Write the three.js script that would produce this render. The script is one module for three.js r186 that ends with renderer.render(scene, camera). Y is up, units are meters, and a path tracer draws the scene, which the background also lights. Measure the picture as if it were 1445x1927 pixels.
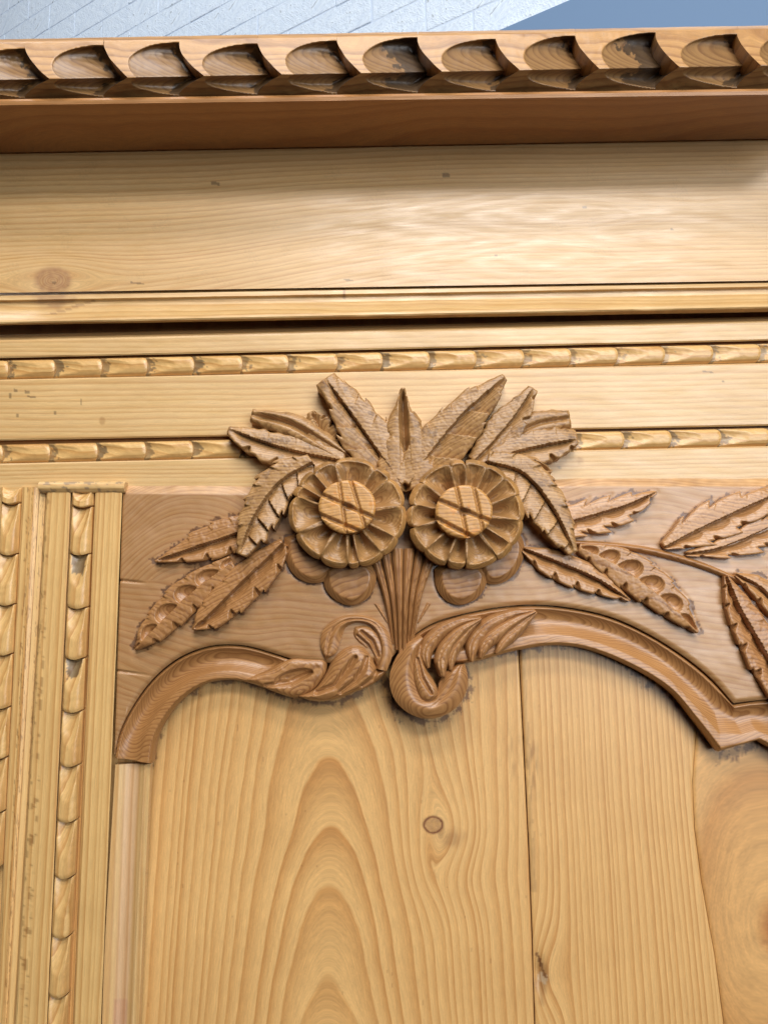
import * as THREE from 'three';
import { ImprovedNoise } from 'three/addons/math/ImprovedNoise.js';
import { RoundedBoxGeometry } from 'three/addons/geometries/RoundedBoxGeometry.js';
import { RectAreaLightUniformsLib } from 'three/addons/lights/RectAreaLightUniformsLib.js';

// ---------------------------------------------------------------- camera, lamps, exposure
RectAreaLightUniformsLib.init();
const scene = new THREE.Scene();
const FOCAL = 1446, PW = 1445, PH = 1927, PITCH = 8.5 * Math.PI / 180, ROLL = 0.012;
const camera = new THREE.PerspectiveCamera(2 * Math.atan(PH / 2 / FOCAL) * 180 / Math.PI, PW / PH, 0.05, 30);
camera.position.set(0, 1.5, 0.75);
camera.lookAt(0, 1.5 + Math.tan(PITCH), -0.25);
camera.rotateZ(-ROLL);
camera.updateMatrixWorld(true);
scene.background = new THREE.Color(0.012, 0.012, 0.014);

const renderer = new THREE.WebGLRenderer({ antialias: true });
renderer.setSize(767, 1024);
renderer.toneMapping = THREE.LinearToneMapping;
renderer.toneMappingExposure = 1.08;
renderer.shadowMap.enabled = true;

function panelLamp(name, label, w, h, pos, target, color, power) {
  const g = new THREE.Group(); g.name = name; g.position.set(...pos);
  g.userData = { label, category: name === 'window_light' ? 'window' : 'ceiling light' };
  scene.add(g);
  g.lookAt(...target);                                   // +z of the group faces the target
  const face = new THREE.Mesh(new THREE.BoxGeometry(w, h, 0.03), new THREE.MeshStandardMaterial({ color: 0x888888, emissive: color, emissiveIntensity: 0.6 }));
  face.name = 'glowing_panel'; face.position.z = -0.02; g.add(face);
  const rim = new THREE.Mesh(new THREE.BoxGeometry(w + 0.06, h + 0.06, 0.03), new THREE.MeshStandardMaterial({ color: 0xcccccc, roughness: 0.5 }));
  rim.name = 'lamp_frame'; rim.position.z = -0.045; g.add(rim);
  const l = new THREE.RectAreaLight(color, power, w, h);
  l.position.set(...pos); l.lookAt(...target); scene.add(l);
  // RectAreaLight shines along its -z
}
const V = (...a) => new THREE.Vector3(...a);
panelLamp('ceiling_light', 'long white ceiling light in front of and above the armoire', 1.8, 0.5, [0.6, 3.35, 2.6], [0.3, 1.8, 0.0], new THREE.Color(1, 0.98, 0.95), 19);
panelLamp('ceiling_light_001', 'short white ceiling light close to the front of the armoire', 1.2, 0.3, [-0.1, 3.35, 1.3], [0, 1.6, 0.0], new THREE.Color(1, 0.96, 0.91), 17);
panelLamp('ceiling_light_002', 'added unseen light that brightens the painted brick wall', 4.2, 0.6, [-1.2, 4.6, 0.4], [-0.4, 3.0, -1.35], new THREE.Color(0.9, 0.95, 1), 7.6);  // added fill with no known lamp behind it, lifts the back wall
panelLamp('window_light', 'tall bright shop window to the right in front of the armoire', 2.3, 2.1, [2.0, 2.1, 3.5], [0.2, 1.7, 0.0], new THREE.Color(0.88, 0.94, 1), 5);

// ---------------------------------------------------------------- helpers
const S = 0.00052;                                       // metres of relief per unit of carving height
const nz = new ImprovedNoise();
const noise = (x, y, z = 0) => nz.noise(x, y, z);
const fbm = (x, y, z = 0) => noise(x, y, z) * 0.6 + noise(x * 2.1, y * 2.1, z + 7.3) * 0.28 + noise(x * 4.3, y * 4.3, z + 3.1) * 0.12;
const chip = (x, y, o, f = 0.05, a = 2.2) => a * (0.3 - Math.abs(noise(x * f + o, y * f, o)) - 0.5 * Math.abs(noise(x * f * 2.3, y * f * 2.3 + o, o + 4)));
const clamp = (x, a = 0, b = 1) => Math.min(b, Math.max(a, x));
const sstep = (a, b, x) => { const t = clamp((x - a) / (b - a)); return t * t * (3 - 2 * t); };
const lerp = (a, b, t) => a + (b - a) * t;
const frac = x => x - Math.floor(x);
let seed = 12345;
const rnd = () => { seed = (seed * 1664525 + 1013904223) >>> 0; return seed / 4294967296; };
const used = {};
function numbered(n) { if (used[n] === undefined) { used[n] = 0; return n; } used[n]++; return n + '_' + String(used[n]).padStart(3, '0'); }

// drawing units (the survey of the armoire front) -> metres on the vertical plane at depth z
const cq = camera.quaternion, cp = camera.position, rv = new THREE.Vector3();
function at(x, y, z) {
  rv.set((x - PW / 2) / FOCAL, -(y - PH / 2) / FOCAL, -1).applyQuaternion(cq);
  const k = (z - cp.z) / rv.z;
  return [cp.x + rv.x * k, cp.y + rv.y * k, z];
}
// timber grain is laid out in true length units on the front of the armoire (upright, undistorted)
const flat = (X, Y) => [722.5 + X / S, 1180 - (Y - 1.5) / S];
const F = (x, y, z = 0) => { const a = at(x, y, z); return flat(a[0], a[1]); };
// smooth curve through points
function curve(pts, n, closed = false) {
  const c = new THREE.CatmullRomCurve3(pts.map(p => new THREE.Vector3(p[0], p[1], 0)), closed, 'centripetal');
  return c.getPoints(n).map(v => [v.x, v.y]);
}
function polyline(pts, n) {                              // even resampling with corners kept sharp
  const L = [0]; for (let i = 1; i < pts.length; i++) L.push(L[i - 1] + Math.hypot(pts[i][0] - pts[i - 1][0], pts[i][1] - pts[i - 1][1]));
  const out = [];
  for (let k = 0; k <= n; k++) { const s = L[L.length - 1] * k / n; let i = 1; while (i < L.length - 1 && L[i] < s) i++; const t = (s - L[i - 1]) / (L[i] - L[i - 1] || 1); out.push([lerp(pts[i - 1][0], pts[i][0], t), lerp(pts[i - 1][1], pts[i][1], t)]); }
  return out;
}
function sample(arr, t) { const f = clamp(t) * (arr.length - 1), i = Math.min(arr.length - 2, Math.floor(f)); return lerp(arr[i], arr[i + 1], f - i); }

// ---------------------------------------------------------------- wood
function woodTexture(kind) {
  const W = 2048, H = 512, rings = 32, data = new Uint8Array(W * H * 4), bump = new Uint8Array(W * H * 4);
  const widths = [], dark = []; let sum = 0;
  for (let i = 0; i < rings; i++) { const w = 0.55 + rnd() * 0.9; widths.push(w); sum += w; dark.push(0.55 + rnd() * 0.45); }
  const edge = [0]; for (let i = 0; i < rings; i++) edge.push(edge[i] + widths[i] / sum);
  const P = kind === 'carve' ? { e: [208, 166, 114], l: [128, 86, 50], pow: 2.6, fall: 0.18, amt: 0.62 } : kind === 'fine' ? { e: [214, 180, 128], l: [184, 138, 84], pow: 2.2, fall: 0.2, amt: 0.8 } : kind === 'soft' ? { e: [220, 182, 124], l: [176, 122, 64], pow: 1.9, fall: 0.07, amt: 0.68 } : { e: [212, 171, 112], l: [128, 80, 40], pow: 3.2, fall: 0.14, amt: 0.95 };
  for (let j = 0; j < H; j++) {
    const v = j / H, a = v * 2 * Math.PI, cx = Math.cos(a), sy = Math.sin(a);
    for (let i = 0; i < W; i++) {
      let u = i / W + 0.0016 * noise(cx * 1.5 + 4, sy * 1.5, i / W * 40) + 0.0007 * noise(cx * 7, sy * 7 + 9, i / W * 90);
      u = frac(u + 1);
      let k = 0; while (k < rings - 1 && edge[k + 1] < u) k++;
      const p = (u - edge[k]) / (edge[k + 1] - edge[k]);
      let c = p < 1 - P.fall ? Math.pow(p / (1 - P.fall), P.pow) : 1 - (p - 1 + P.fall) / P.fall;
      c *= dark[k] * P.amt;
      const fib = noise(i * 0.55, cx * 2.2, sy * 2.2) * 0.5 + noise(i * 0.21, cx * 6 + 3, sy * 6) * 0.5;
      const sp = noise(i * 0.9, cx * 30, sy * 30);
      const m = 1 + fib * 0.12 + sp * 0.06, o = (j * W + i) * 4;
      for (let q = 0; q < 3; q++) data[o + q] = clamp(Math.round(lerp(P.e[q], P.l[q], c) * m), 0, 255);
      data[o + 3] = 255;
      const b = clamp(Math.round(118 + 70 * c + fib * 40 + sp * 34), 0, 255);
      bump[o] = bump[o + 1] = bump[o + 2] = b; bump[o + 3] = 255;
    }
  }
  const mk = (d, srgb) => { const t = new THREE.DataTexture(d, W, H, THREE.RGBAFormat); t.wrapS = t.wrapT = THREE.RepeatWrapping; t.magFilter = THREE.LinearFilter; t.minFilter = THREE.LinearMipmapLinearFilter; t.generateMipmaps = true; if (srgb) t.colorSpace = THREE.SRGBColorSpace; t.needsUpdate = true; return t; };
  return [mk(data, true), mk(bump, false)];
}
const [softMap, softBump] = woodTexture('soft'), [carveMap, carveBump] = woodTexture('carve'), [fineMap, fineBump] = woodTexture('fine');
function wood(map, bump, color, rough, bs = 0.0003) {
  return new THREE.MeshPhysicalMaterial({ map, bumpMap: bump, bumpScale: bs, color: new THREE.Color().setRGB(...color), roughness: rough, vertexColors: true, clearcoat: 0.35, clearcoatRoughness: 0.3, side: THREE.DoubleSide });
}
const patchy = (() => {                                  // wax worn unevenly: roughness in soft-edged rubbed patches
  const N = 512, d = new Uint8Array(N * N * 4);
  for (let j = 0; j < N; j++) for (let i = 0; i < N; i++) { const a = i / N * 6.2832, b = j / N * 6.2832, n = fbm(Math.cos(a) * 1.3 + 5, Math.sin(a) * 1.3 + Math.cos(b) * 1.6, Math.sin(b) * 1.6), f = noise(Math.cos(a) * 8, Math.sin(a) * 8 + Math.cos(b) * 5, Math.sin(b) * 5), o = (j * N + i) * 4; d[o] = d[o + 2] = 0; d[o + 1] = clamp(Math.round(190 + 90 * n + 22 * f), 90, 255); d[o + 3] = 255; }
  const t = new THREE.DataTexture(d, N, N, THREE.RGBAFormat); t.wrapS = t.wrapT = THREE.RepeatWrapping; t.magFilter = THREE.LinearFilter; t.repeat.set(3, 1.3); t.needsUpdate = true; return t;
})();
const M = {
  panel: wood(softMap, softBump, [1.04, 0.94, 0.82], 0.46, 0.00012),
  panelPlain: wood(fineMap, fineBump, [1.0, 0.86, 0.7], 0.46, 0.00012),
  frame: wood(fineMap, fineBump, [1.0, 0.95, 0.84], 0.46, 0.0002),
  stile: wood(softMap, softBump, [1.02, 0.98, 0.87], 0.5, 0.0002),
  frieze: wood(fineMap, fineBump, [0.94, 0.87, 0.77], 0.5, 0.00003),
  ground: wood(fineMap, fineBump, [0.63, 0.49, 0.4], 0.42, 0.00006),
  arch: wood(carveMap, carveBump, [0.66, 0.52, 0.39], 0.38, 0.0001),
  carved: wood(carveMap, carveBump, [0.66, 0.52, 0.4], 0.4, 0.0001),
  bouquet: wood(carveMap, carveBump, [0.66, 0.58, 0.45], 0.5, 0.00015),
  disc: wood(carveMap, carveBump, [1.0, 0.85, 0.58], 0.38, 0.0003),
  bead: wood(softMap, softBump, [0.98, 0.92, 0.8], 0.42, 0.0002),
  cornice: wood(carveMap, carveBump, [0.74, 0.66, 0.51], 0.48, 0.0002),
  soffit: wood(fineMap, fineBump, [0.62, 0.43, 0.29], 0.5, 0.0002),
};
for (const k of ['frieze', 'frame', 'ground']) { M[k].roughnessMap = M[k].clearcoatRoughnessMap = patchy; M[k].roughness = 0.6; M[k].clearcoatRoughness = 0.5; M[k].clearcoat = 0.9; }
// growth rings: distance from a pith line through o along d, in drawing units, one ring per `per`
function grain({ o = [0, 0, -120], d = [1, 0, 0], per = 10, warp = 5, ws = 0.004, off = 0 }) {
  const L = Math.hypot(...d), u = d.map(c => c / L);
  return (x, y, h) => {
    const px = x - o[0], py = y - o[1], pz = h - o[2], k = px * u[0] + py * u[1] + pz * u[2];
    const r = Math.hypot(px - k * u[0], py - k * u[1], pz - k * u[2]) + warp * fbm(x * ws + off, y * ws, off + h * 0.01);
    return [r / per / 32 + off * 0.37, k / 700 + off * 0.61];
  };
}
// slow tone variation of the timber itself
const tone = (amp = 0.1, f = 0.006, off = 0) => (x, y) => { const n = 1 + amp * fbm(x * f + off, y * f * 1.7, off); return [n, n * (1 + 0.25 * (n - 1)), n * (1 + 0.5 * (n - 1))]; };

class Sheet {                                            // collects vertices given in drawing units + carving height
  constructor(zref, gr, col) { this.z = zref; this.gr = gr; this.col = col; this.p = []; this.uv = []; this.c = []; this.i = []; }
  v(x, y, h) {
    const a = at(x, y, this.z), u = this.gr(...flat(a[0], a[1]), h), c = this.col(x, y, h);
    this.p.push(a[0], a[1], this.z + h * S); this.uv.push(u[0], u[1]); this.c.push(c[0], c[1], c[2]);
    return this.p.length / 3 - 1;
  }
  tri(a, b, c) { this.i.push(a, b, c); }
  quad(a, b, c, d) { this.i.push(a, b, c, a, c, d); }
  geometry() {
    const g = new THREE.BufferGeometry();
    g.setAttribute('position', new THREE.Float32BufferAttribute(this.p, 3));
    g.setAttribute('uv', new THREE.Float32BufferAttribute(this.uv, 2));
    g.setAttribute('color', new THREE.Float32BufferAttribute(this.c, 3));
    g.setIndex(this.i); g.computeVertexNormals();
    return g;
  }
}
function put(name, g, mat, parent) {
  const m = new THREE.Mesh(g, mat); m.name = numbered(name); m.castShadow = m.receiveShadow = true; parent.add(m); return m;
}
function group(name, parent) { const g = new THREE.Group(); g.name = numbered(name); parent.add(g); return g; }
function polyDist(poly) {                                // signed distance, inside positive
  const n = poly.length, X = poly.map(p => p[0]), Y = poly.map(p => p[1]);
  return (x, y) => {
    let d = 1e18, inside = false;
    for (let i = 0, j = n - 1; i < n; j = i++) {
      const ex = X[j] - X[i], ey = Y[j] - Y[i], wx = x - X[i], wy = y - Y[i];
      const t = clamp((wx * ex + wy * ey) / (ex * ex + ey * ey || 1)), bx = wx - ex * t, by = wy - ey * t, q = bx * bx + by * by;
      if (q < d) d = q;
      if ((Y[i] > y) !== (Y[j] > y) && x < ex * (y - Y[i]) / (ey || 1e-9) + X[i]) inside = !inside;
    }
    return (inside ? 1 : -1) * Math.sqrt(d);
  };
}
// carved relief inside an outline: top surface h(x, y, distance to the edge), side walls down to `down`
function relief(name, outline, { z, down = 20, step = 1.7, h, gr, col = tone(), mat, parent }) {
  const sd = polyDist(outline), s = new Sheet(z, gr, col);
  let x0 = 1e9, x1 = -1e9, y0 = 1e9, y1 = -1e9;
  for (const [x, y] of outline) { x0 = Math.min(x0, x); x1 = Math.max(x1, x); y0 = Math.min(y0, y); y1 = Math.max(y1, y); }
  x0 -= step * 0.7; y0 -= step * 0.63;
  const nx = Math.ceil((x1 - x0) / step) + 1, ny = Math.ceil((y1 - y0) / step) + 1;
  const D = new Float32Array((nx + 1) * (ny + 1)), id = new Int32Array((nx + 1) * (ny + 1)).fill(-1);
  const I = (i, j) => j * (nx + 1) + i;
  for (let j = 0; j <= ny; j++) for (let i = 0; i <= nx; i++) { let q = sd(x0 + i * step, y0 + j * step); if (Math.abs(q) < 0.02) q = 0.02; D[I(i, j)] = q; }
  const vert = (i, j) => { const k = I(i, j); if (id[k] < 0) { const x = x0 + i * step, y = y0 + j * step; id[k] = s.v(x, y, h(x, y, D[k])); } return id[k]; };
  const edges = new Map(), rim = [];
  const cut = (i, j, k, l) => {
    const a = I(i, j), b = I(k, l), key = a < b ? a * 4e6 + b : b * 4e6 + a;
    if (!edges.has(key)) { const t = D[a] / (D[a] - D[b]), x = x0 + lerp(i, k, t) * step, y = y0 + lerp(j, l, t) * step, hh = h(x, y, 0); edges.set(key, [s.v(x, y, hh), x, y, hh]); }
    return edges.get(key);
  };
  for (let j = 0; j < ny; j++) for (let i = 0; i < nx; i++) {
    const c = [[i, j], [i, j + 1], [i + 1, j + 1], [i + 1, j]], ins = c.map(([a, b]) => D[I(a, b)] > 0), n = ins.filter(Boolean).length;
    if (!n) continue;
    if (n === 4) { const [a, b, e, f] = c.map(q => vert(...q)); if ((i + j) & 1) { s.quad(a, b, e, f); } else { s.tri(a, b, f); s.tri(b, e, f); } continue; }
    const poly = [], cuts = [];
    for (let k = 0; k < 4; k++) {
      const A = c[k], B = c[(k + 1) % 4];
      if (ins[k]) poly.push(vert(...A));
      if (ins[k] !== ins[(k + 1) % 4]) { const e = cut(...A, ...B); poly.push(e[0]); cuts.push([e, ins[k]]); }
    }
    for (let k = 1; k + 1 < poly.length; k++) s.tri(poly[0], poly[k], poly[k + 1]);
    if (cuts.length === 2) rim.push(cuts[0][1] ? [cuts[0][0], cuts[1][0]] : [cuts[1][0], cuts[0][0]]);
  }
  const wall = new Map();                                // side walls, in two steps with a slight undercut
  const wv = e => { if (!wall.has(e[0])) wall.set(e[0], [s.v(e[1], e[2], e[3]), s.v(e[1], e[2], lerp(e[3], -down, 0.5)), s.v(e[1], e[2], -down)]); return wall.get(e[0]); };
  for (const [a, b] of rim) { const A = wv(a), B = wv(b); s.quad(B[0], A[0], A[1], B[1]); s.quad(B[1], A[1], A[2], B[2]); }
  return put(name, s.geometry(), mat, parent);
}
// band between two curves with a cross-section h(q across, t along)
function ribbon(name, A, B, { z, down = 20, nt = 120, nq = 24, h, gr, col = tone(), mat, parent, sharp = false }) {
  const a = sharp ? polyline(A, nt) : curve(A, nt), b = sharp ? polyline(B, nt) : curve(B, nt), s = new Sheet(z, gr, col), id = [];
  for (let i = 0; i <= nt; i++) for (let j = 0; j <= nq; j++) { const q = j / nq, x = lerp(a[i][0], b[i][0], q), y = lerp(a[i][1], b[i][1], q); id.push(s.v(x, y, h(q, i / nt, x, y))); }
  for (let i = 0; i < nt; i++) for (let j = 0; j < nq; j++) { const k = i * (nq + 1) + j; s.quad(id[k], id[k + 1], id[k + nq + 2], id[k + nq + 1]); }
  const loop = [];
  for (let i = 0; i <= nt; i++) loop.push([i, 0]); for (let j = 1; j <= nq; j++) loop.push([nt, j]);
  for (let i = nt - 1; i >= 0; i--) loop.push([i, nq]); for (let j = nq - 1; j >= 1; j--) loop.push([0, j]);
  const W = loop.map(([i, j]) => { const q = j / nq, x = lerp(a[i][0], b[i][0], q), y = lerp(a[i][1], b[i][1], q); return [s.v(x, y, h(q, i / nt, x, y)), s.v(x, y, -down)]; });
  for (let k = 0; k < W.length; k++) { const p = W[k], q = W[(k + 1) % W.length]; s.quad(p[0], q[0], q[1], p[1]); }
  return put(name, s.geometry(), mat, parent);
}
// long section: rows of [y at x=0, y at x=1445, z] swept along x
function section(name, rows, { x0 = -70, x1 = 1525, nx = 120, gr, col = tone(), mat, parent, wob = 0 }) {
  const s = new Sheet(0, gr, col), id = [];
  const row = (r, x, k) => { s.z = r[2] + wob * fbm(x * 0.013, k * 0.7) ; return s.v(x, lerp(r[0], r[1], x / 1445) + wob * 900 * fbm(x * 0.011 + 5, k * 0.37), 0); };
  for (let k = 0; k < rows.length - 1; k++) {            // every strip its own vertices: arrises stay crisp
    const n = rows[k][3] || 1;
    const base = [];
    for (let j = 0; j <= n; j++) { const t = j / n, r = [0, 1, 2].map(q => lerp(rows[k][q], rows[k + 1][q], t)); for (let i = 0; i <= nx; i++) base.push(row(r, lerp(x0, x1, i / nx), k + t)); }
    for (let j = 0; j < n; j++) for (let i = 0; i < nx; i++) { const a = base[j * (nx + 1) + i], b = base[j * (nx + 1) + i + 1], c = base[(j + 1) * (nx + 1) + i], d = base[(j + 1) * (nx + 1) + i + 1]; s.quad(a, c, d, b); }
  }
  return put(name, s.geometry(), mat, parent);
}
// one carved bead of a roped strip: axis from p to q, half width w; scooped at its start, round at its end
function bead(p, q, w, { z, r = 16, deep = 11, parent, off, mat = M.bead, bulge = 6, down = 14, dirt = 0 }) {
  const L = Math.hypot(q[0] - p[0], q[1] - p[1]), ux = (q[0] - p[0]) / L, uy = (q[1] - p[1]) / L, nu = 30, nw = 16;
  const g0 = grain({ o: [F(...p)[0] - uy * 90, F(...p)[1] + ux * 90, -120], d: [ux, uy, 0], per: 9, warp: 0.8, ws: 0.02, off });
  const s = new Sheet(z, g0, (x, y) => {
    const u = ((x - p[0]) * ux + (y - p[1]) * uy) / L, v = ((x - p[0]) * -uy + (y - p[1]) * ux) / w;
    const n = fbm(x * 0.12, y * 0.12, off), k = dirt >= 0.9 ? (u > -0.05 && u < 0.40 + 0.1 * n && Math.abs(v) < 0.8 - 0.8 * u + 0.2 * n ? 0.85 : 0) : dirt > 0 && u < 0.34 && 0.30 - u - 0.12 * v * v + n * 0.3 > 0.09 ? dirt : 0;   // bluish wax left in the stop cut
    const b = 1 + 0.12 * n;
    return [lerp(b, 0.22, k), lerp(b, 0.25, k), lerp(b, 0.36, k)];
  });
  const H = (u, v) => {
    const round = r * Math.pow(Math.max(0, 1 - 0.97 * Math.pow(Math.abs(v), uy > 0.5 ? 4 : 2.5)), 0.5);
    const us = u / 0.62, scoop = r - deep * (1 - us) * (1 - 0.15 * us) + 3.2 * v * v - 2.0 * (1 - v * v) * (1 - us) + 0.8 * noise(u * 5 + off, v * 2);
    return Math.min(round, u < 0.62 ? scoop : round) + 0.35 * noise(u * 9 + off, v * 3, off) + 0.7 * Math.min(0, noise(u * 14 + off, v * 4, off + 5)) - (u > 0.93 ? 2.2 * ((u - 0.93) / 0.07) ** 2 : 0);
  };
  const pos = (u, v) => { const uu = u * L + bulge * (1 - v * v), x = p[0] + ux * uu - uy * v * w, y = p[1] + uy * uu + ux * v * w; return [x, y]; };
  const id = [];
  for (let i = 0; i <= nu; i++) for (let j = 0; j <= nw; j++) { const v = j / nw * 2 - 1, c = pos(i / nu, v); id.push(s.v(c[0], c[1], H(i / nu, v))); }
  for (let i = 0; i < nu; i++) for (let j = 0; j < nw; j++) { const k = i * (nw + 1) + j; s.quad(id[k], id[k + 1], id[k + nw + 2], id[k + nw + 1]); }
  const loop = [];
  for (let i = 0; i <= nu; i++) loop.push([i, 0]); for (let j = 1; j <= nw; j++) loop.push([nu, j]);
  for (let i = nu - 1; i >= 0; i--) loop.push([i, nw]); for (let j = nw - 1; j >= 1; j--) loop.push([0, j]);
  const W = loop.map(([i, j]) => { const v = j / nw * 2 - 1, c = pos(i / nu, v); return [s.v(c[0], c[1], H(i / nu, v)), s.v(c[0], c[1], -down)]; });
  for (let k = 0; k < W.length; k++) { const a = W[k], b = W[(k + 1) % W.length]; s.quad(a[0], b[0], b[1], a[1]); }
  return put('bead', s.geometry(), mat, parent);
}
// old dark wax left in the corners where the gouge stopped, on the rail deepened as painted crease shade: patches with a ragged outline along carved edges
class Corners {
  constructor(reach) { this.r = reach; this.m = new Map(); }
  add(pts) {
    for (let k = 0; k < pts.length; k++) { const a = pts[k], b = pts[(k + 1) % pts.length], n = Math.ceil(Math.hypot(b[0] - a[0], b[1] - a[1]) / 1.5); if (n > 60) continue;
      for (let i = 0; i < n; i++) { const x = lerp(a[0], b[0], i / n), y = lerp(a[1], b[1], i / n); for (let gy = Math.floor((y - this.r) / 2); gy <= (y + this.r) / 2; gy++) for (let gx = Math.floor((x - this.r) / 2); gx <= (x + this.r) / 2; gx++) { const d = Math.hypot(gx * 2 + 1 - x, gy * 2 + 1 - y), key = gy * 4096 + gx, o = this.m.get(key); if (o === undefined || d < o) this.m.set(key, d); } } }
  }
  d(x, y) { const v = this.m.get(Math.floor(y / 2) * 4096 + Math.floor(x / 2)); return v === undefined ? 99 : v; }
}
const railCorners = new Corners(16), panelCorners = new Corners(40);
// weathered carving: rubbed pale patches and dark flecks, each with its own outline
const worn = o => (x, y) => { const t = tone(0.2, 0.02, o)(x, y), n = noise(x * 0.035, y * 0.05, o) + 0.5 * noise(x * 0.13, y * 0.16, o + 3), f = noise(x * 0.22, y * 0.45, o + 6); const p = n > 0.28 ? [1.2, 1.24, 1.34] : n < -0.42 ? [0.66, 0.64, 0.64] : [1, 1, 1], k = f > 0.56 ? 0.55 : 1; return t.map((c, i) => c * p[i] * k); };
// a carved leaf: spine from stalk to tip, half widths to the left and right of it, saw teeth that lean to the tip
function leaf(name, { spine, wl, wr, teeth = 5, td = 0.3, lean = 0.5, thick = 14, z, down = 16, scoop = 0, side = 0, lift = 2.4, notch = 7, cut = 0, style = '', parent, mat, gr, rib = 5, ribW = 3.4, cup = 4, tool = 1.1, flatSide = 0, seedOff = 1, rag = 0, col, step = 1.6 }) {
  const N = 60, sp = curve(spine, N), T = [], n0 = i => { const a = sp[Math.max(0, i - 1)], b = sp[Math.min(N, i + 1)], l = Math.hypot(b[0] - a[0], b[1] - a[1]) || 1; return [(b[0] - a[0]) / l, (b[1] - a[1]) / l]; };
  for (let i = 0; i <= N; i++) T.push(n0(i));
  let len = 0; for (let i = 1; i <= N; i++) len += Math.hypot(sp[i][0] - sp[i - 1][0], sp[i][1] - sp[i - 1][1]);
  const width = (t, s) => sample(s < 0 ? wl : wr, t), NT = 140;
  const pt = t => { const f = clamp(t) * N, i = Math.min(N - 1, Math.floor(f)), k = f - i; return [lerp(sp[i][0], sp[i + 1][0], k), lerp(sp[i][1], sp[i + 1][1], k), T[i][0], T[i][1]]; };
  const outline = [];
  const edge = (t, s) => {
    const [x, y, tx, ty] = pt(t), w = width(t, s), ph = frac(t * teeth + (s < 0 ? 0 : 0.45) + 0.07 * noise(Math.floor(t * teeth) * 3.1, s * 2 + seedOff));
    const cutT = teeth ? (1 - td * Math.pow(1 - ph, 1.4) * sstep(0.02, 0.15, t)) : 1;
    const ww = w * cutT * (1 + rag * noise(t * 14, s * 3 + seedOff, 5.5)), ld = lean * w * (teeth ? ph * 0.55 : 0.2) * (1 - t * 0.7);
    return [x - ty * s * ww + tx * ld, y + tx * s * ww + ty * ld];
  };
  for (let i = 0; i <= NT; i++) outline.push(edge(i / NT, -1));
  for (let i = NT; i >= 0; i--) outline.push(edge(i / NT, 1));
  if (name === 'carved_leaf') railCorners.add(outline);
  const h = (x, y, sd) => {
    let best = 1e9, bi = 0;
    for (let i = 0; i <= N; i++) { const q = (x - sp[i][0]) ** 2 + (y - sp[i][1]) ** 2; if (q < best) { best = q; bi = i; } }
    const dx = x - sp[bi][0], dy = y - sp[bi][1], t0 = bi / N + (dx * T[bi][0] + dy * T[bi][1]) / len, t = clamp(t0), s = dx * -T[bi][1] + dy * T[bi][0], sg = s < 0 ? -1 : 1;
    const w = Math.max(4, width(t, sg)), q = clamp(Math.abs(s) / w);
    let H = -cup * (1 - Math.sin(Math.PI * clamp(q * 0.85 + 0.12)));     // each half swells between rib and edge
    const ph = frac((t - lean * 0.30 * q * w / len * 2.2) * (teeth || 4) + (sg < 0 ? 0 : 0.45));
    if (flatSide === sg) H = -1.5 * q * q; else if (teeth) H += (ph - 0.55) * lift * sstep(0.25, 0.9, q) + cut * (Math.pow(ph, 0.8) - 0.6) * sstep(0.04, 0.3, q) - notch * Math.max(0, 1 - Math.abs(ph < 0.5 ? ph : ph - 1) / 0.10) * sstep(0.5, 0.85, q);
    if (scoop && (side === 0 || side === sg)) { const e = ((ph - 0.5) / 0.42) ** 2 + ((q - 0.42) / 0.34) ** 2; if (e < 1) H -= scoop * Math.sqrt(1 - e) * (0.6 + 0.4 * ph); }
    if (style) {
      const on = sg === side, phS = ph < 0.5 ? ph : ph - 1, tip = sstep(0.86, 1, t), nd = 13 * Math.max(0, 1 - Math.abs(phS - 0.04) / (0.02 + 0.17 * clamp((q - 0.5) / 0.5))) * sstep(0.5, 0.7, q);
      if (style === 'finger') H = 2 - 12 * Math.pow(q, 2.3) - 2.5 * Math.max(0, 1 - Math.abs(q * sg - 0.25) / 0.2);
      else if (style === 'step') {                            // one half cut back to a step along the rib, the other left full
        if (on) { H = -14 * Math.pow(1 - q, 2.0) * (1 - tip) + 1 + cut * (Math.pow(ph, 0.8) - 0.6) * sstep(0.02, 0.25, q) - (cut ? 0 : nd); const e = ((ph - 0.5) / 0.4) ** 2 + ((q - 0.16) / 0.26) ** 2; if (e < 1) H -= scoop * Math.sqrt(1 - e); }
        else H = 1.5 - 5 * q * q + (ph - 0.5) * lift * sstep(0.35, 0.9, q);
      } else {                                           // a row of thumb cuts beside the middle, sloping edge beyond
        if (on) { H = -2.5 * q + (ph - 0.5) * 3 * sstep(0.5, 0.9, q); const e = ((ph - 0.5) / 0.44) ** 2 + (q / 0.66) ** 2; if (e < 1) H -= 1.25 * scoop * Math.pow(1 - e, 0.6); }
        else H = 1 - 3 * q * q - nd;
      }
      return H - 2 * (1 - clamp(sd / 3)) ** 2 - thick * 0.2 * tip + chip(x, y, seedOff, 0.045, tool) + 0.4 * noise(x * 0.2, y * 0.2, seedOff);
    }
    H -= 1.7 * rib * Math.max(0, 1 - Math.abs(s + (flatSide ? flatSide * -1.5 : 0)) / (ribW * 1.5)) * sstep(-0.02, 0.06, t0) * (1 - sstep(0.9, 1, t));
    H -= 3.2 * (1 - clamp(sd / 5)) ** 2 + thick * 0.25 * sstep(0.75, 1, t);
    return H + chip(x, y, seedOff, 0.045, tool) + 0.4 * noise(x * 0.2, y * 0.2, seedOff);
  };
  return relief(name, outline, { z, down: down, step, h, gr, mat, parent, col: col || (mat === M.bouquet ? worn(seedOff) : tone(0.16, 0.02, seedOff)) });
}

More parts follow.
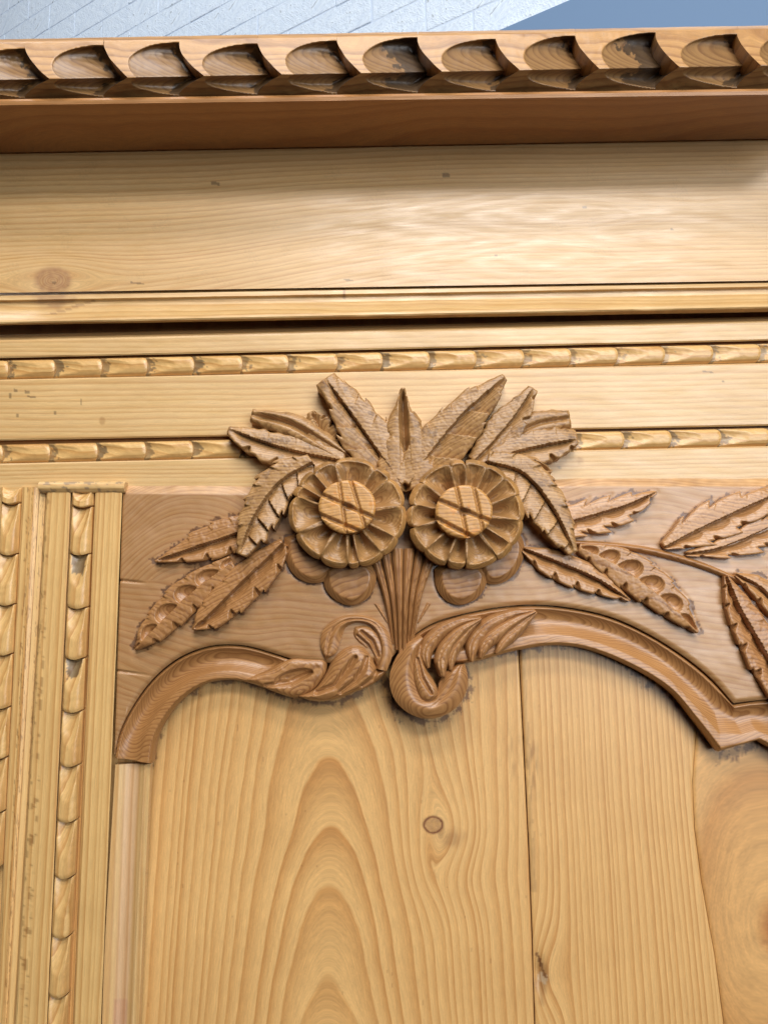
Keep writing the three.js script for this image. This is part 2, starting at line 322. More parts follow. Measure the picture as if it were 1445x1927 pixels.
// ================================================================ the armoire
const armoire = new THREE.Group(); armoire.name = 'armoire';
armoire.userData = { label: 'carved honey pine armoire with a bouquet of two flowers above its scrolled door panel', category: 'armoire' };
scene.add(armoire);
const mm = 0.001;

// ---- cornice
const cornG = grain({ o: [0, 40, -160], d: [1, 0.012, 0.01], per: 5.5, warp: 9, ws: 0.006, off: 0.3 });
const soffG = grain({ o: [0, -900, 200], d: [1, 0.004, 0.003], per: 4, warp: 6, ws: 0.003, off: 1.3 });
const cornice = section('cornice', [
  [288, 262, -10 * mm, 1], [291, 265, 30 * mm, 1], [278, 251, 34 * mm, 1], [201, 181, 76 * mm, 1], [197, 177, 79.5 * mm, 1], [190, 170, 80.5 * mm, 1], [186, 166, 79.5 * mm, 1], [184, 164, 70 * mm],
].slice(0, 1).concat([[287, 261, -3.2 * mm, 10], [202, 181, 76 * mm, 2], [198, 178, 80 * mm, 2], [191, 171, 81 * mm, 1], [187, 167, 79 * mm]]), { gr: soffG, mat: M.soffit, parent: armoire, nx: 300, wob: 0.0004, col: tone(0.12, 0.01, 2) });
// top board behind the carved lip
{
  const a = at(-70, 70, 79 * mm), b = at(1525, 50, 79 * mm), y = Math.min(a[1], b[1]) - 0.012;
  const g = new THREE.BoxGeometry(b[0] - a[0], 0.02, 0.42); g.translate((a[0] + b[0]) / 2, y, 0.056 - 0.21);
  const c = new Float32Array(g.attributes.position.count * 3).fill(0.9); g.setAttribute('color', new THREE.BufferAttribute(c, 3));
  put('top_board', g, M.frame, armoire);
  const k = new THREE.BoxGeometry(b[0] - a[0] + 0.5, 0.56, 0.02); k.translate((a[0] + b[0]) / 2, y - 0.29, -0.04);
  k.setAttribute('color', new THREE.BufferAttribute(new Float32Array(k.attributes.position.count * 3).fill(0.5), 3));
  put('back_board', k, M.soffit, armoire);
}
// carved lip: scallops cut on the arris
const PER = 147, X00 = 48;
const stopTop = [48, 196, 338, 485, 634, 786, 932, 1082, 1233, 1386, 1536];
const lipRow = s => s < 0                              // s from -1 (bottom) over the arris 0 to 1 (top) and 1.25 (back of the top)
  ? [lerp(149, 123, 0.5) + 0, 0, 0] : null;
function lipPoint(x, s) {                              // [y at x, z]
  const f = x / 1445, ya = lerp(150, 123, f), yt = lerp(82, 56, f), yb = lerp(187, 167, f), y2 = lerp(74, 48, f);
  if (s <= 0) return [lerp(ya, yb, -s), lerp(94, 73, -s) * mm];
  if (s <= 1) return [lerp(ya, yt, s), lerp(94, 82, s) * mm];
  const t = (s - 1) / 0.25; return [lerp(yt, y2, t), lerp(82, 70, t * t) * mm];
}
for (let k = 0; k < stopTop.length; k++) {
  const xe = stopTop[k], xs = k ? stopTop[k - 1] : xe - PER, L = xe - xs, off = k * 0.731;
  let cutIn = 0, late = 0, below = false; const waxShadeAt = k === 8 || k === 5 ? 0.2 : k % 3 === 1 ? -0.05 : -0.2;
  const lipCol = (x, y) => { const t = tone(0.14, 0.02, off)(x, y), n = noise(x * 0.06, y * 0.08, off) + 0.5 * noise(x * 0.2, y * 0.2, off + 2), w = late > 0.87 - Math.max(0, waxShadeAt) * 1.7 - 0.16 * n ? 0.72 : 0, p = cutIn > 0.04 ? 0.58 : below ? 0.72 : 1; return [t[0] * p * (1 - w), t[1] * p * 0.97 * (1 - w), t[2] * p * 0.95 * (1 - w)]; };   // old polish and wax, darkened further to paint shade into cuts and underside
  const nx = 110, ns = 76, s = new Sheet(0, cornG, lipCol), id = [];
  const st0 = 0.07 + 0.09 * frac(k * 0.71); const wide = 0.84 + 0.13 * frac(k * 0.37), low = 0.92;
  for (let i = 0; i <= nx; i++) for (let j = 0; j <= ns; j++) {
    const sv = lerp(-1, 1.25, j / ns), a = Math.abs(sv) / (sv > 0 ? wide : low);
    const shift = 46 * Math.pow(1 - clamp(a), 1.6) * (sv > 0 ? 1 : 1);      // the stop cut bows towards the next scallop
    const u = i / nx, x = xs + L * u + shift + 1.5 * noise(j * 0.1, off * 9);
    let [y, z] = lipPoint(x, sv);
    // boundary of the scoop: a rounded left end that widens to the stop cut
    const e = clamp((u - st0) / (1 - st0)), reach = Math.pow(Math.max(0, 1 - (1 - e) ** 2.2), 0.5), wallK = 0.84 + 0.05 * noise(sv * 3, off * 4);
    const inUp = sv > 0 ? clamp(1 - (a / Math.max(1e-3, reach)) ** 2.2) : clamp(1 - (a / Math.max(1e-3, Math.sqrt(e))) ** 2.2);
    const dep = (20 + 5 * frac(k * 0.57)) * (e < wallK ? (e / wallK) ** 0.9 : Math.sqrt(Math.max(0, 1 - ((e - wallK) / (1 - wallK)) ** 2.4)) * 0.75 + 0.25) * sstep(0, 0.02, e) * Math.pow(inUp, 0.62) * (a < 1 ? 1 : 0);
    z -= dep * mm; y -= dep * (sv > 0 ? 0.25 : 0.15) * sstep(0, 0.3, Math.abs(sv)) * 0.2;
    z += 0.5 * mm * fbm(x * 0.05, sv * 3, off);
    y += 0.8 * fbm(x * 0.03, sv * 2 + 9);
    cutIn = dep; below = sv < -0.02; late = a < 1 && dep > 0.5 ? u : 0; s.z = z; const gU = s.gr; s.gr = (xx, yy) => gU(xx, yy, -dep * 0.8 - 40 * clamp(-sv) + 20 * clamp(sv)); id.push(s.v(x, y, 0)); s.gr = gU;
  }
  for (let i = 0; i < nx; i++) for (let j = 0; j < ns; j++) { const q = i * (ns + 1) + j; s.quad(id[q], id[q + ns + 1], id[q + ns + 2], id[q + 1]); }
  // stop-cut wall at the end and a wall at the start so that neighbours close up
  for (const [i0, dd] of [[nx, 0], [0, 1]]) {
    let prev = null;
    for (let j = 0; j <= ns; j++) { const q = id[i0 * (ns + 1) + j], P = s.p.slice(q * 3, q * 3 + 3), U = s.uv.slice(q * 2, q * 2 + 2), C = s.c.slice(q * 3, q * 3 + 3); const add = z => { s.p.push(P[0], P[1], z); s.uv.push(U[0] + 0.01, U[1]); s.c.push(...C); return s.p.length / 3 - 1; }; const cur = [add(P[2]), add(0.066)]; if (prev) s.quad(prev[0], cur[0], cur[1], prev[1]); prev = cur; }
  }
  const m = put('carved_scallop', s.geometry(), M.cornice, cornice);
}

// ---- frieze board
const friezeKnot = [100, 528];
const FK = F(100, 528, -0.007);
const friezeGrain = (x, y) => {
  const kx = x - FK[0], ky = y - FK[1], r2 = kx * kx / (70 * 70) + ky * ky / (34 * 34), r = Math.sqrt(kx * kx * 0.5 + ky * ky);
  const yy = y + 0.004 * x;
  const e = Math.exp(-r2 * 0.55);
  const R = (yy - 180) * (0.75 + 0.25 * sstep(200, 900, x)) + 7 * fbm(x * 0.0022, y * 0.008, 3) + 34 * e * Math.sign(ky) * (1 - Math.exp(-Math.abs(ky) / 18)) * -1;
  if (r < 20) return [r / 5 / 32 * 1.6, x / 700];
  return [R / 9.5 / 32, x / 900];
};
// nicks: short dark scratches where the surface was struck
const nicks = [[259, 533, 13, 1.6], [655, 527, 9, 1.6], [405, 345, 8, 3], [60, 747, 8, 1.6], [20, 745, 2, 5], [34, 782, 2, 4], [154, 757, 1.5, 6], [104, 777, 1.5, 4], [395, 830, 10, 2], [1263, 432, 3, 2], [932, 480, 3, 2], [1100, 390, 4, 2], [40, 654, 2, 5], [840, 330, 7, 4], [1332, 700, 10, 1.3], [1360, 718, 3, 2], [1050, 880, 3, 2], [1200, 655, 2, 4], [30, 735, 4, 3], [52, 738, 4, 3]];
const nicked = (x, y) => { for (const [a, b, w, h] of nicks) if (Math.abs(x - a) < w && Math.abs(y - b - 0.12 * (x - a)) < h) return 0.5; return 0; };
const friezeCol = (x, y) => {
  const t = tone(0.1, 0.004, 4)(x, y), kx = x - 100, ky = y - 528, r = Math.sqrt(kx * kx * 0.55 + ky * ky) + 3 * noise(x * 0.06, y * 0.06);
  const k = clamp((30 - r) / 8) * (0.75 + 0.35 * noise(x * 0.12, y * 0.12, 8)), core = Math.hypot(kx - 3, (ky - 4) * 1.4) < 4 ? 0.45 : 0, m = 1 - Math.max(nicked(x, y), core), rub = noise(x * 0.02, y * 0.02, 77) > 0.34 && noise(x * 0.3, y * 0.25, 5) > 0.1 ? 0.93 : 1; return [t[0] * lerp(1, 0.62, k) * m * rub, t[1] * lerp(1, 0.52, k) * m * rub, t[2] * lerp(1, 0.55, k) * m * rub];
};
section('frieze_board', [[281, 255, -7 * mm, 130], [551, 528, -7 * mm]], { gr: friezeGrain, col: friezeCol, mat: M.frieze, parent: armoire, nx: 800, wob: 0.00012 });
// ---- frieze moulding: dark nick, fillet, cove, nose
const mouldG = grain({ o: [0, 620, -90], d: [1, 0.016, 0.004], per: 8, warp: 7, ws: 0.004, off: 2.2 });
section('frieze_moulding', [[550, 528, -14 * mm, 1], [556, 532, -12 * mm, 1], [557, 533, -3 * mm, 2], [565, 539, -2 * mm, 1], [569, 543, -6 * mm, 3], [580, 553, -5.5 * mm, 3], [592, 564, -1 * mm, 3], [602, 573, 5 * mm, 2], [606, 577, 6 * mm, 2], [609, 580, 5 * mm, 2], [612, 587, -4 * mm, 1], [606, 581, -26 * mm]],
  { gr: mouldG, mat: M.frame, parent: armoire, nx: 400, wob: 0.0005, col: (x, y) => { const t = tone(0.12, 0.008, 6)(x, y), k = clamp((1 - Math.hypot((x - 100) / 46, (y - 566) / 20)) * 1.8 + 0.9 * noise(x * 0.06, y * 0.1, 4)) * 0.42, c = Math.abs(y - (594 - (x - 90) * 0.32 + 4 * noise(x * 0.08, 2))) < 2.2 && x > 95 && x < 178 ? 0.4 : 0, n = Math.max(k, c, Math.abs(x - 648) < 1.6 && y > 545 && y < 562 ? 0.6 : 0); return [t[0] * (1 - n * 0.8), t[1] * (1 - n * 0.95), t[2] * (1 - n * 0.9)]; } });

// ---- upper rail of the carcass: three flat bands and two roped strips
const upper = group('upper_rail', armoire);
const railG = (x, y) => [((y + 0.004 * x) * 0.8 + 5 * fbm(x * 0.003, y * 0.01, 8) + 6 * fbm(x * 0.001, 3, 1)) / 9 / 32 + 0.2, x / 900 + 0.3];
const railCol = (x, y) => { const t = tone(0.1, 0.005, 9)(x, y), k = clamp((9 - Math.hypot((x - 193) * 1.3, y - 792)) / 3) * 0.35 + clamp((8 - Math.hypot(x - 1090, y - 866)) / 3) * 0.35; const m = 1 - nicked(x, y); return t.map((c, i) => c * m * (1 - k * (0.7 + 0.2 * i))); };
const ZU = -5 * mm;
section('rail_band', [[630, 596, -24 * mm, 1], [640, 605, ZU - 0.6 * mm, 1], [644, 607, ZU, 14], [671, 638, ZU, 1], [674, 641, ZU - 1 * mm, 1], [674.5, 641.5, ZU - 12 * mm]], { gr: railG, col: railCol, mat: M.frame, parent: upper, nx: 240, wob: 0.0005 });
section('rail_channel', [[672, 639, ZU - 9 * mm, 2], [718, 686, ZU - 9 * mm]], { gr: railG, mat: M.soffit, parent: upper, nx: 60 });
section('rail_band', [[715, 683.5, ZU - 12 * mm, 1], [714.5, 683, ZU - 0.8 * mm, 1], [717, 685, ZU, 64], [826, 798, ZU, 1], [829, 801, ZU - 1 * mm, 1], [830, 802, ZU - 12 * mm]], { gr: railG, col: railCol, mat: M.frame, parent: upper, nx: 700, wob: 0.0003 });
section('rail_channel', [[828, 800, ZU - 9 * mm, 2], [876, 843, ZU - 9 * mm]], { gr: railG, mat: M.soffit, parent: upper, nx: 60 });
section('rail_band', [[873, 840, ZU - 12 * mm, 1], [872.5, 839.5, ZU - 0.8 * mm, 1], [875, 842, ZU, 24], [930, 912, ZU, 1], [934, 916, ZU - 20 * mm]], { gr: railG, col: railCol, mat: M.frame, parent: upper, nx: 300, wob: 0.0003 });
const cuts1 = [-160, -73, 15, 102, 190, 275, 362, 452, 538, 630, 714, 802, 889, 978, 1066, 1153, 1241, 1331, 1420, 1508, 1596];
for (let i = 0; i + 1 < cuts1.length; i++) {
  const yc = x => lerp(697, 665, x / 1445), a = cuts1[i], b = cuts1[i + 1];
  bead([a, yc(a)], [b, yc(b)], 17.5, { z: ZU - 6 * mm, r: 13, deep: 9, parent: upper, off: i * 0.77 + 0.1, dirt: i > 10 ? 0.5 + 0.25 * rnd() : 0.65 + 0.2 * rnd() });
}
const cuts2 = [-84, 5, 93, 182, 272, 360, 450, 540, 628, 717, 806, 895, 984, 1076, 1165, 1253, 1346, 1437, 1527];
for (let i = 0; i + 1 < cuts2.length; i++) {
  const a = cuts2[i], b = cuts2[i + 1]; if (a > 500 && b < 1010) continue;      // that stretch is hidden by the bouquet
  const yc = x => lerp(855, 823, x / 1445);
  bead([a, yc(a)], [b, yc(b)], 17.5, { z: ZU - 6 * mm, r: 13, deep: 9, parent: upper, off: i * 0.53 + 5.1, dirt: 0.65 + 0.2 * rnd() });
}

// ---- left stiles with roped strips
function stile(name, edges, z, gr, col, cap) {          // edges: [x at y=906, x at y=1927, dz] rows across
  const s = new Sheet(0, gr, col), y0 = cap, y1 = 2010, ny = 420;
  for (let k = 0; k + 1 < edges.length; k++) {
    const n = edges[k][3] || 1, b = [];
    for (let j = 0; j <= n; j++) for (let i = 0; i <= ny; i++) { const y = lerp(y0, y1, i / ny), f = (y - 906) / 1021, e = [0, 1, 2].map(q => lerp(edges[k][q], edges[k + 1][q], j / n)); s.z = z + e[2] * mm + 0.0003 * fbm(y * 0.01, k * 0.9 + j * 0.1); b.push(s.v(lerp(e[0], e[1], f) + 0.7 * fbm(y * 0.012, k * 1.3 + 4), y, 0)); }
    for (let j = 0; j < n; j++) for (let i = 0; i < ny; i++) { const a = j * (ny + 1) + i; s.quad(b[a], b[a + 1], b[a + ny + 2], b[a + ny + 1]); }
  }
  // top end
  const top = []; for (const e of edges) { const x = e[0] - (e[1] - e[0]) * 0 , f = (y0 - 906) / 1021; s.z = z + e[2] * mm; const a = s.v(lerp(e[0], e[1], f), y0, 0); s.z = z - 20 * mm; const c = s.v(lerp(e[0], e[1], f), y0, 0); top.push([a, c]); }
  for (let k = 0; k + 1 < top.length; k++) s.quad(top[k][0], top[k][1], top[k + 1][1], top[k + 1][0]);
  return put(name, s.geometry(), M.stile, armoire);
}
const stileG = (x, y) => { const xx = x + 0.004 * y; return [(xx * 1.0 + 3 * fbm(y * 0.003, x * 0.02, 5)) / 11 / 32 + 0.4, y / 900]; };
const rough = (xa, xb) => (x, y) => {                  // old worm-eaten and worn edge: dark specks and cracks with their own outline
  const f = (y - 906) / 1021, xl = x + 44 * f, t = tone(0.1, 0.006, 11)(x, y);
  let k = 0; if (xl > xa && xl < xb) { const n = noise(x * 0.4, y * 0.03, 2) + 0.6 * noise(x * 0.8, y * 0.12, 9); k = n > 0.36 ? 0.55 : n > 0.15 ? 0.14 : 0; }
  return t.map((c, i) => c * (1 - k * (0.75 + 0.1 * i)));
};
const doorStile = stile('door_stile', [[76, 12, -12, 1], [77, 14, -4, 8], [88, 26, -5.5, 4], [91, 30, 0, 1], [93, 32, 0.6, 10], [132, 86, 0.6, 1], [135, 89, -0.4, 1], [136, 90, -9, 2], [180, 138, -9, 1], [181, 139, -0.4, 1], [184, 142, 0.6, 12], [229, 188, 0.6, 1], [231.5, 190.5, -0.4, 1], [232, 191, -16]], 2 * mm, stileG, rough(78, 98), 912);
const stile2 = stile('carcass_stile', [[-90, -150, 0, 1], [-40, -94, 0, 1], [-38, -92, -9, 1], [2, -46, -9, 1], [3, -45, 0, 1], [6, -42, 1, 1], [6.5, -42, -9, 1], [43, -8, -9, 1], [44, -7, 0, 1], [47, -4, 1, 6], [60, 6, 1, 5], [66, 10, -2, 8], [76, 17, -4, 1], [77, 18, -16]], -1 * mm, stileG, rough(52, 78), 917);
// moulded cap on top of the door stile
{
  const A = [[74, 906], [237, 906]], B = [[75, 927], [235, 927]];
  ribbon('stile_cap', A, B, { z: 3 * mm, down: 30, nt: 60, nq: 10, sharp: true, mat: M.stile, parent: armoire, gr: grain({ o: [0, 1000, -60], d: [1, 0, 0], per: 6, off: 3 }), h: (q, t) => -5 + 11 * Math.sin(Math.PI * clamp(0.08 + q * 0.84)) ** 0.8 + 1.2 * fbm(t * 9, q * 2, 4), col: (x, y) => { const n = fbm(x * 0.05, y * 0.09, 5), t = 1.5 + 0.5 * n; return n < -0.1 ? [0.5, 0.53, 0.74] : [t * 0.6, t * 0.62, t * 0.68]; } });
}
const vb = [870, 957, 1046, 1146, 1241, 1340, 1441, 1545, 1650, 1761, 1872, 1985];
for (let i = 0; i + 1 < vb.length; i++) {
  const xc = y => 158 - (y - 942) * 0.0485, a = Math.max(vb[i], 924), b = vb[i + 1];
  bead([xc(a), a - 4], [xc(b), b - 7], lerp(20, 17.5, (a - 900) / 1100), { z: 2 * mm - 4.5 * mm, r: 15, deep: 10, parent: doorStile, off: i * 0.91 + 20, bulge: 7, dirt: i === 2 || i === 4 ? 0.95 : 0 });
}
const vb2 = [860, 951, 1046, 1140, 1233, 1333, 1427, 1528, 1632];
for (let i = 0; i + 1 < vb2.length; i++) {
  const xc = y => 24 - (y - 942) * 0.05, a = Math.max(vb2[i], 922), b = vb2[i + 1];
  bead([xc(a), a - 4], [xc(b), b - 7], 18, { z: -1 * mm - 4.5 * mm, r: 15, deep: 10, parent: stile2, off: i * 0.61 + 31, bulge: 7, dirt: 0 });
}

// ---- door panel of three boards
const panel = group('door_panel', armoire);
const ZP = -23 * mm;
const crack1 = [[973, 1100], [976, 1225], [985, 1400], [995, 1600], [1001, 1760], [1006, 1927], [1009, 2010]];
const crack2 = [[1318, 1100], [1313, 1340], [1303, 1470], [1307, 1560], [1320, 1660], [1345, 1800], [1362, 1927], [1372, 2010]];
const knot = (x, y, kx, ky, sx, sy) => Math.exp(-(((x - kx) / sx) ** 2 + ((y - ky) / sy) ** 2));
const [K1x, K1y] = F(815, 1552, ZP), [A1x, A1y] = F(612, 1350, ZP);
const board1G = (x, y) => {
  let X = x; const kx = K1x, ky = K1y;
  const e = knot(x, y, kx + 10, ky + 20, 60, 95);
  X = x - (x < kx ? -1 : 1) * 42 * e * (1 - Math.exp(-Math.abs(x - kx) / 22));
  const r = Math.hypot((x - kx), (y - ky) * 1.15);
  if (r < 16) return [0.11 + 0.004 * noise(x * 0.1, y * 0.1, 3), y / 600];
  const lean = sstep(740, 960, x) * 0.10 * (y - 1640) * (y < 1640 ? 1 : 0.25);
  X += lean + 26 * knot(x, y, kx + 35, ky + 88, 70, 60);
  const D = 185 - 0.14 * (y - A1y) + 9 * fbm(x * 0.003, y * 0.004, 1);
  const w = X - A1x - 0.01 * (y - A1y);
  const R = Math.sqrt(w * w + D * D) + 4 * fbm(x * 0.006, y * 0.0022, 6) + 0.4 * fbm(x * 0.02, y * 0.012, 2);
  return [(R + 0.0005 * Math.max(0, Math.abs(w) - 150) ** 2) / 17.5 / 32, y / 800];
};
const flecks = (x, y) => { const n = noise(x * 0.33, y * 0.05, 21); return n > 0.62 && noise(x * 0.02, y * 0.02, 3) > 0.2 ? 0.55 : 0; };
const board1C = (x, y) => {
  const t = tone(0.09, 0.004, 13)(x, y), r = Math.hypot(x - 815, (y - 1552) * 1.15) + 1.2 * noise(x * 0.1, y * 0.1);
  let k = Math.exp(-(((r - 17) / 2.8) ** 2)) * 0.95; if (r < 15.5 && k < 0.4) return [0.74 + 0.1 * noise(x * 0.15, y * 0.15), 0.72 + 0.1 * noise(x * 0.15, y * 0.15), 0.76];
  const brn = clamp((1 - Math.hypot((x - 848) / 34, (y - 1578) / 24)) * 1.6 + 0.4 * noise(x * 0.05, y * 0.05, 7)) * 0.35;
  const st = 0.5 * clamp((1 - Math.hypot((x - 968) / 20, (y - 1420) / 60)) * 1.5) * clamp(0.4 + noise(x * 0.2, y * 0.03, 5) * 2);
  k = clamp(k + brn + st * 0.5 + flecks(x, y) * 0.5);
  return [t[0] * (1 - k * 0.8), t[1] * (1 - k * 0.92), t[2] * (1 - k * 0.95)];
};
const [K2x, K2y] = F(1020, 1835, ZP), K3 = F(1450, 1740, ZP);
const board2G = (x, y) => { const e = knot(x, y, K2x, K2y, 40, 90); return [(Math.pow(Math.max(0, x - 960 + (y < 1500 ? 0 : -0.02 * (y - 1500))), 1.06) * 0.9 + 5 * fbm(x * 0.004, y * 0.002, 4) + 42 * e + 7 * sstep(1500, 1927, y) * Math.sin((x - 1000) / 60)) / 15 / 32 + 0.13, y / 800 + 0.4]; };
const board2C = (x, y) => {
  const t = tone(0.08, 0.004, 17)(x, y), g = clamp((1 - Math.hypot((x - 1020) / 17, (y - 1842) / 48)) * 1.6 + 0.6 * noise(x * 0.08, y * 0.05, 9)) * 0.6;
  const st = clamp((1 - Math.hypot((x - 1000) / 18, (y - 1440) / 90)) * 1.4) * clamp(0.3 + noise(x * 0.15, y * 0.03, 15) * 2) * 0.5;
  const cx = sample(crack1.map(p => p[0]), 0) , fx = (() => { let i = 1; while (i < crack1.length - 1 && crack1[i][1] < y) i++; const [ax, ay] = crack1[i - 1], [bx, by] = crack1[i]; return x - lerp(ax, bx, clamp((y - ay) / (by - ay))); })();
  const strip = fx < 11 + 5 * noise(y * 0.02, 4) && y < 1680 && noise(x * 0.1, y * 0.012, 31) > -0.22 ? 0.3 + 0.2 * noise(x * 0.3, y * 0.05, 2) : 0;      // brown old glue line beside the joint
  const slash = Math.abs(x - (1010 + (y - 1795) * 0.38 + 3 * noise(y * 0.1, 1))) < 2.6 && y > 1793 && y < 1842 ? 0.9 : 0;
  const grey = Math.hypot((x - 1021) / 9, (y - 1841) / 10) + 0.4 * noise(x * 0.15, y * 0.15, 3) < 1;
  if (grey && !slash) return [0.72, 0.86, 1.35];
  const k = clamp(g + st + strip + slash + flecks(x, y) * 0.3); return [t[0] * (1 - 0.65 * k), t[1] * (1 - 0.72 * k), t[2] * (1 - 0.72 * k)];
};
const board3G = (x, y) => { const r = Math.sqrt(((x - K3[0]) / 0.75) ** 2 + ((y - K3[1]) / 1.35) ** 2 + 900) + 14 * fbm(x * 0.008, y * 0.006, 3); return [(r + 40 * fbm(x * 0.004, y * 0.003, 9)) / 150 / 32 + 0.31, y / 900 + 0.2]; };
const board3C = (x, y) => { const t = tone(0.07, 0.005, 23)(x, y), k = clamp((1 - Math.hypot((x - 1450) / 22, (y - 1745) / 60)) * 1.3 + 0.5 * noise(x * 0.07, y * 0.07)) * 0.4; return [t[0] * 1.0 * (1 - k * 0.5), t[1] * 0.94 * (1 - k * 0.8), t[2] * 0.86 * (1 - k * 0.8)]; };
panelCorners.add([...curve([[283, 1437], [291, 1392], [311, 1352], [345, 1312], [390, 1286], [440, 1281], [505, 1297], [560, 1318], [620, 1322], [670, 1306], [722, 1274], [735, 1300], [752, 1336], [792, 1355], [832, 1352], [862, 1334], [880, 1300], [882, 1248], [973, 1225], [1042, 1215], [1103, 1221], [1184, 1252], [1265, 1302], [1313, 1359], [1357, 1417]], 300), [1394, 1406], [1431, 1395], [1445, 1406]]);
const waxed = f => (x, y) => {
  const c = f(x, y), d = panelCorners.d(x, y); if (d > 38) return c;
  const here = 12 + 30 * Math.max(knot(x, y, 1230, 1300, 70, 50), knot(x, y, 1370, 1425, 50, 30), knot(x, y, 745, 1340, 40, 30));
  const n = noise(x * 0.05, y * 0.05, 5) + 0.6 * noise(x * 0.19, y * 0.06, 8) + 0.35 * noise(x * 0.4, y * 0.3, 2);
  const k = d < 3 + here * n ? 0.62 : d < 3 + here * (n + 0.28) ? 0.25 : 0;
  return [c[0] * (1 - k), c[1] * (1 - k * 1.06), c[2] * (1 - k * 1.0)];
};
const shiftX = (c, d) => c.map(([x, y]) => [x + d, y]);
const boardH = o => (x, y, sd) => -2.2 * (1 - clamp(sd / 3.5)) ** 2 + 0.8 * fbm(x * 0.006, y * 0.004, o);
relief('panel_board', [[195, 1100], ...shiftX(crack1, -1.2), [190, 2010]], { z: ZP, down: 20, step: 2.4, h: boardH(1), gr: board1G, col: waxed(board1C), mat: M.panel, parent: panel });
relief('panel_board', [...shiftX(crack1, 1.2), ...shiftX(crack2, -0.5).reverse()], { z: ZP, down: 20, step: 3, h: (x, y, sd) => boardH(2)(x, y, sd) - 9 * knot(x, y, 1014, 1832, 8, 30), gr: board2G, col: waxed(board2C), mat: M.panel, parent: panel });
relief('panel_board', [...shiftX(crack2, 0.5), [1560, 2010], [1560, 1100]], { z: ZP, down: 20, step: 3.5, h: boardH(3), gr: board3G, col: waxed(board3C), mat: M.panelPlain, parent: panel });

// ---- little upright moulding under the left end of the arch
ribbon('panel_moulding', [[217, 1439], [197, 1783], [189, 2010]], [[281, 1439], [265, 1783], [255, 2010]], {
  z: -6 * mm, down: 24, nt: 90, nq: 26, mat: M.frame, parent: armoire, gr: stileG,
  h: (q, t) => q < 0.12 ? -2 : q > 0.9 ? -4 - 60 * (q - 0.9) : -2 - 9 * Math.sin(Math.PI * (q - 0.12) / 0.78) + 2 * q,
  col: (x, y) => { const q = (x - (217 - (y - 1439) * 0.05)) / 64, n = 1.0 + 0.06 * fbm(x * 0.02, y * 0.01), p = sstep(0.22, 0.34, q + 0.03 * noise(y * 0.01, 3)) * (1 - sstep(0.62, 0.74, q + 0.04 * noise(y * 0.02, 8))), d = y > 1885 && p > 0.5 && noise(x * 0.05, y * 0.03) > -0.2 ? 0.92 : 1; return [n * lerp(1, 1.02, p) * d, n * lerp(1, 1.02, p) * d * d, n * lerp(1, 1.3, p) * d]; },
});

// ---- top rail of the door with its arched lower edge
const outerL = [[216, 1427], [224, 1385], [250, 1330], [290, 1277], [340, 1238], [400, 1217], [460, 1217], [520, 1233], [548, 1242]];
const outerR = [[752, 1222], [775, 1200], [812, 1176], [860, 1160], [961, 1142], [1042, 1142], [1143, 1161], [1224, 1197], [1305, 1250], [1346, 1286], [1382, 1327]];
const innerL = [[283, 1437], [291, 1392], [311, 1352], [345, 1312], [390, 1286], [440, 1281], [505, 1297]];
const innerR = [[880, 1248], [973, 1225], [1042, 1215], [1103, 1221], [1184, 1252], [1265, 1302], [1313, 1359], [1357, 1417]];
const groundOutline = [[232, 909], [330, 909], [460, 911], [700, 904], [1090, 896], [1520, 896], [1530, 1309], ...[[1445, 1316], [1384, 1323]], ...curve(outerR, 60).reverse().map(([x, y]) => [x + 0.6, y - 2.5]), [735, 1240], [640, 1250], ...curve(outerL, 50).reverse().map(([x, y]) => [x - 0.6, y - 2.5])];
const groundG = (x, y, h) => {
  // wandering slash grain: nearly level at the right, sweeping down at the left end
  const a = sstep(560, 230, x), wv = 26 * Math.exp(-(((x - 320) / 120) ** 2) - ((y - 1120) / 130) ** 2);
  const R = (y - 700) * 0.55 + h * 0.35 + 46 * fbm(x * 0.002, y * 0.0024, 2) + a * 0.7 * (x - 230) * (y < 1090 ? 0.7 : -0.25) + wv;
  return [R / 6.2 / 32, x / 800];
};
const topLine = x => x < 460 ? 909 + (x - 232) * 0.009 : lerp(911, 896, clamp((x - 460) / 630));
const groundCol = (x, y) => {
  const t = tone(0.16, 0.006, 31)(x, y), chip = Math.abs(noise(x * 0.11, y * 0.11, 13)) > 0.62 ? 1.1 : 1;
  const e = clamp(((y - topLine(x)) < 19 ? 1 : 0)) * 0.32 * (0.8 + noise(x * 0.05, y * 0.1));
  const dd = railCorners.d(x, y), w = dd < 2.4 + 9 * (noise(x * 0.045, y * 0.045, 3) + 0.5 * noise(x * 0.17, y * 0.17, 8)) ? 0.62 + 0.2 * noise(x * 0.3, y * 0.3) : 0;  // old wax, darkened further to paint contact shade beside the carving
  if (w > 0) { t[0] *= 1 - w; t[1] *= 1 - w * 1.1; t[2] *= 1 - w * 1.2; }
  const r = sstep(700, 1150, x) * 0.16 + e;           // painted light: sheen on the right half, brighter upward-facing top chamfer
  return [t[0] * chip * (1 + r), t[1] * chip * (1 + r * 1.25), t[2] * chip * (1 + r * 1.6)];
};
const rail = new THREE.Group();                          // gathers what is carved on the rail; handed over to the rail below
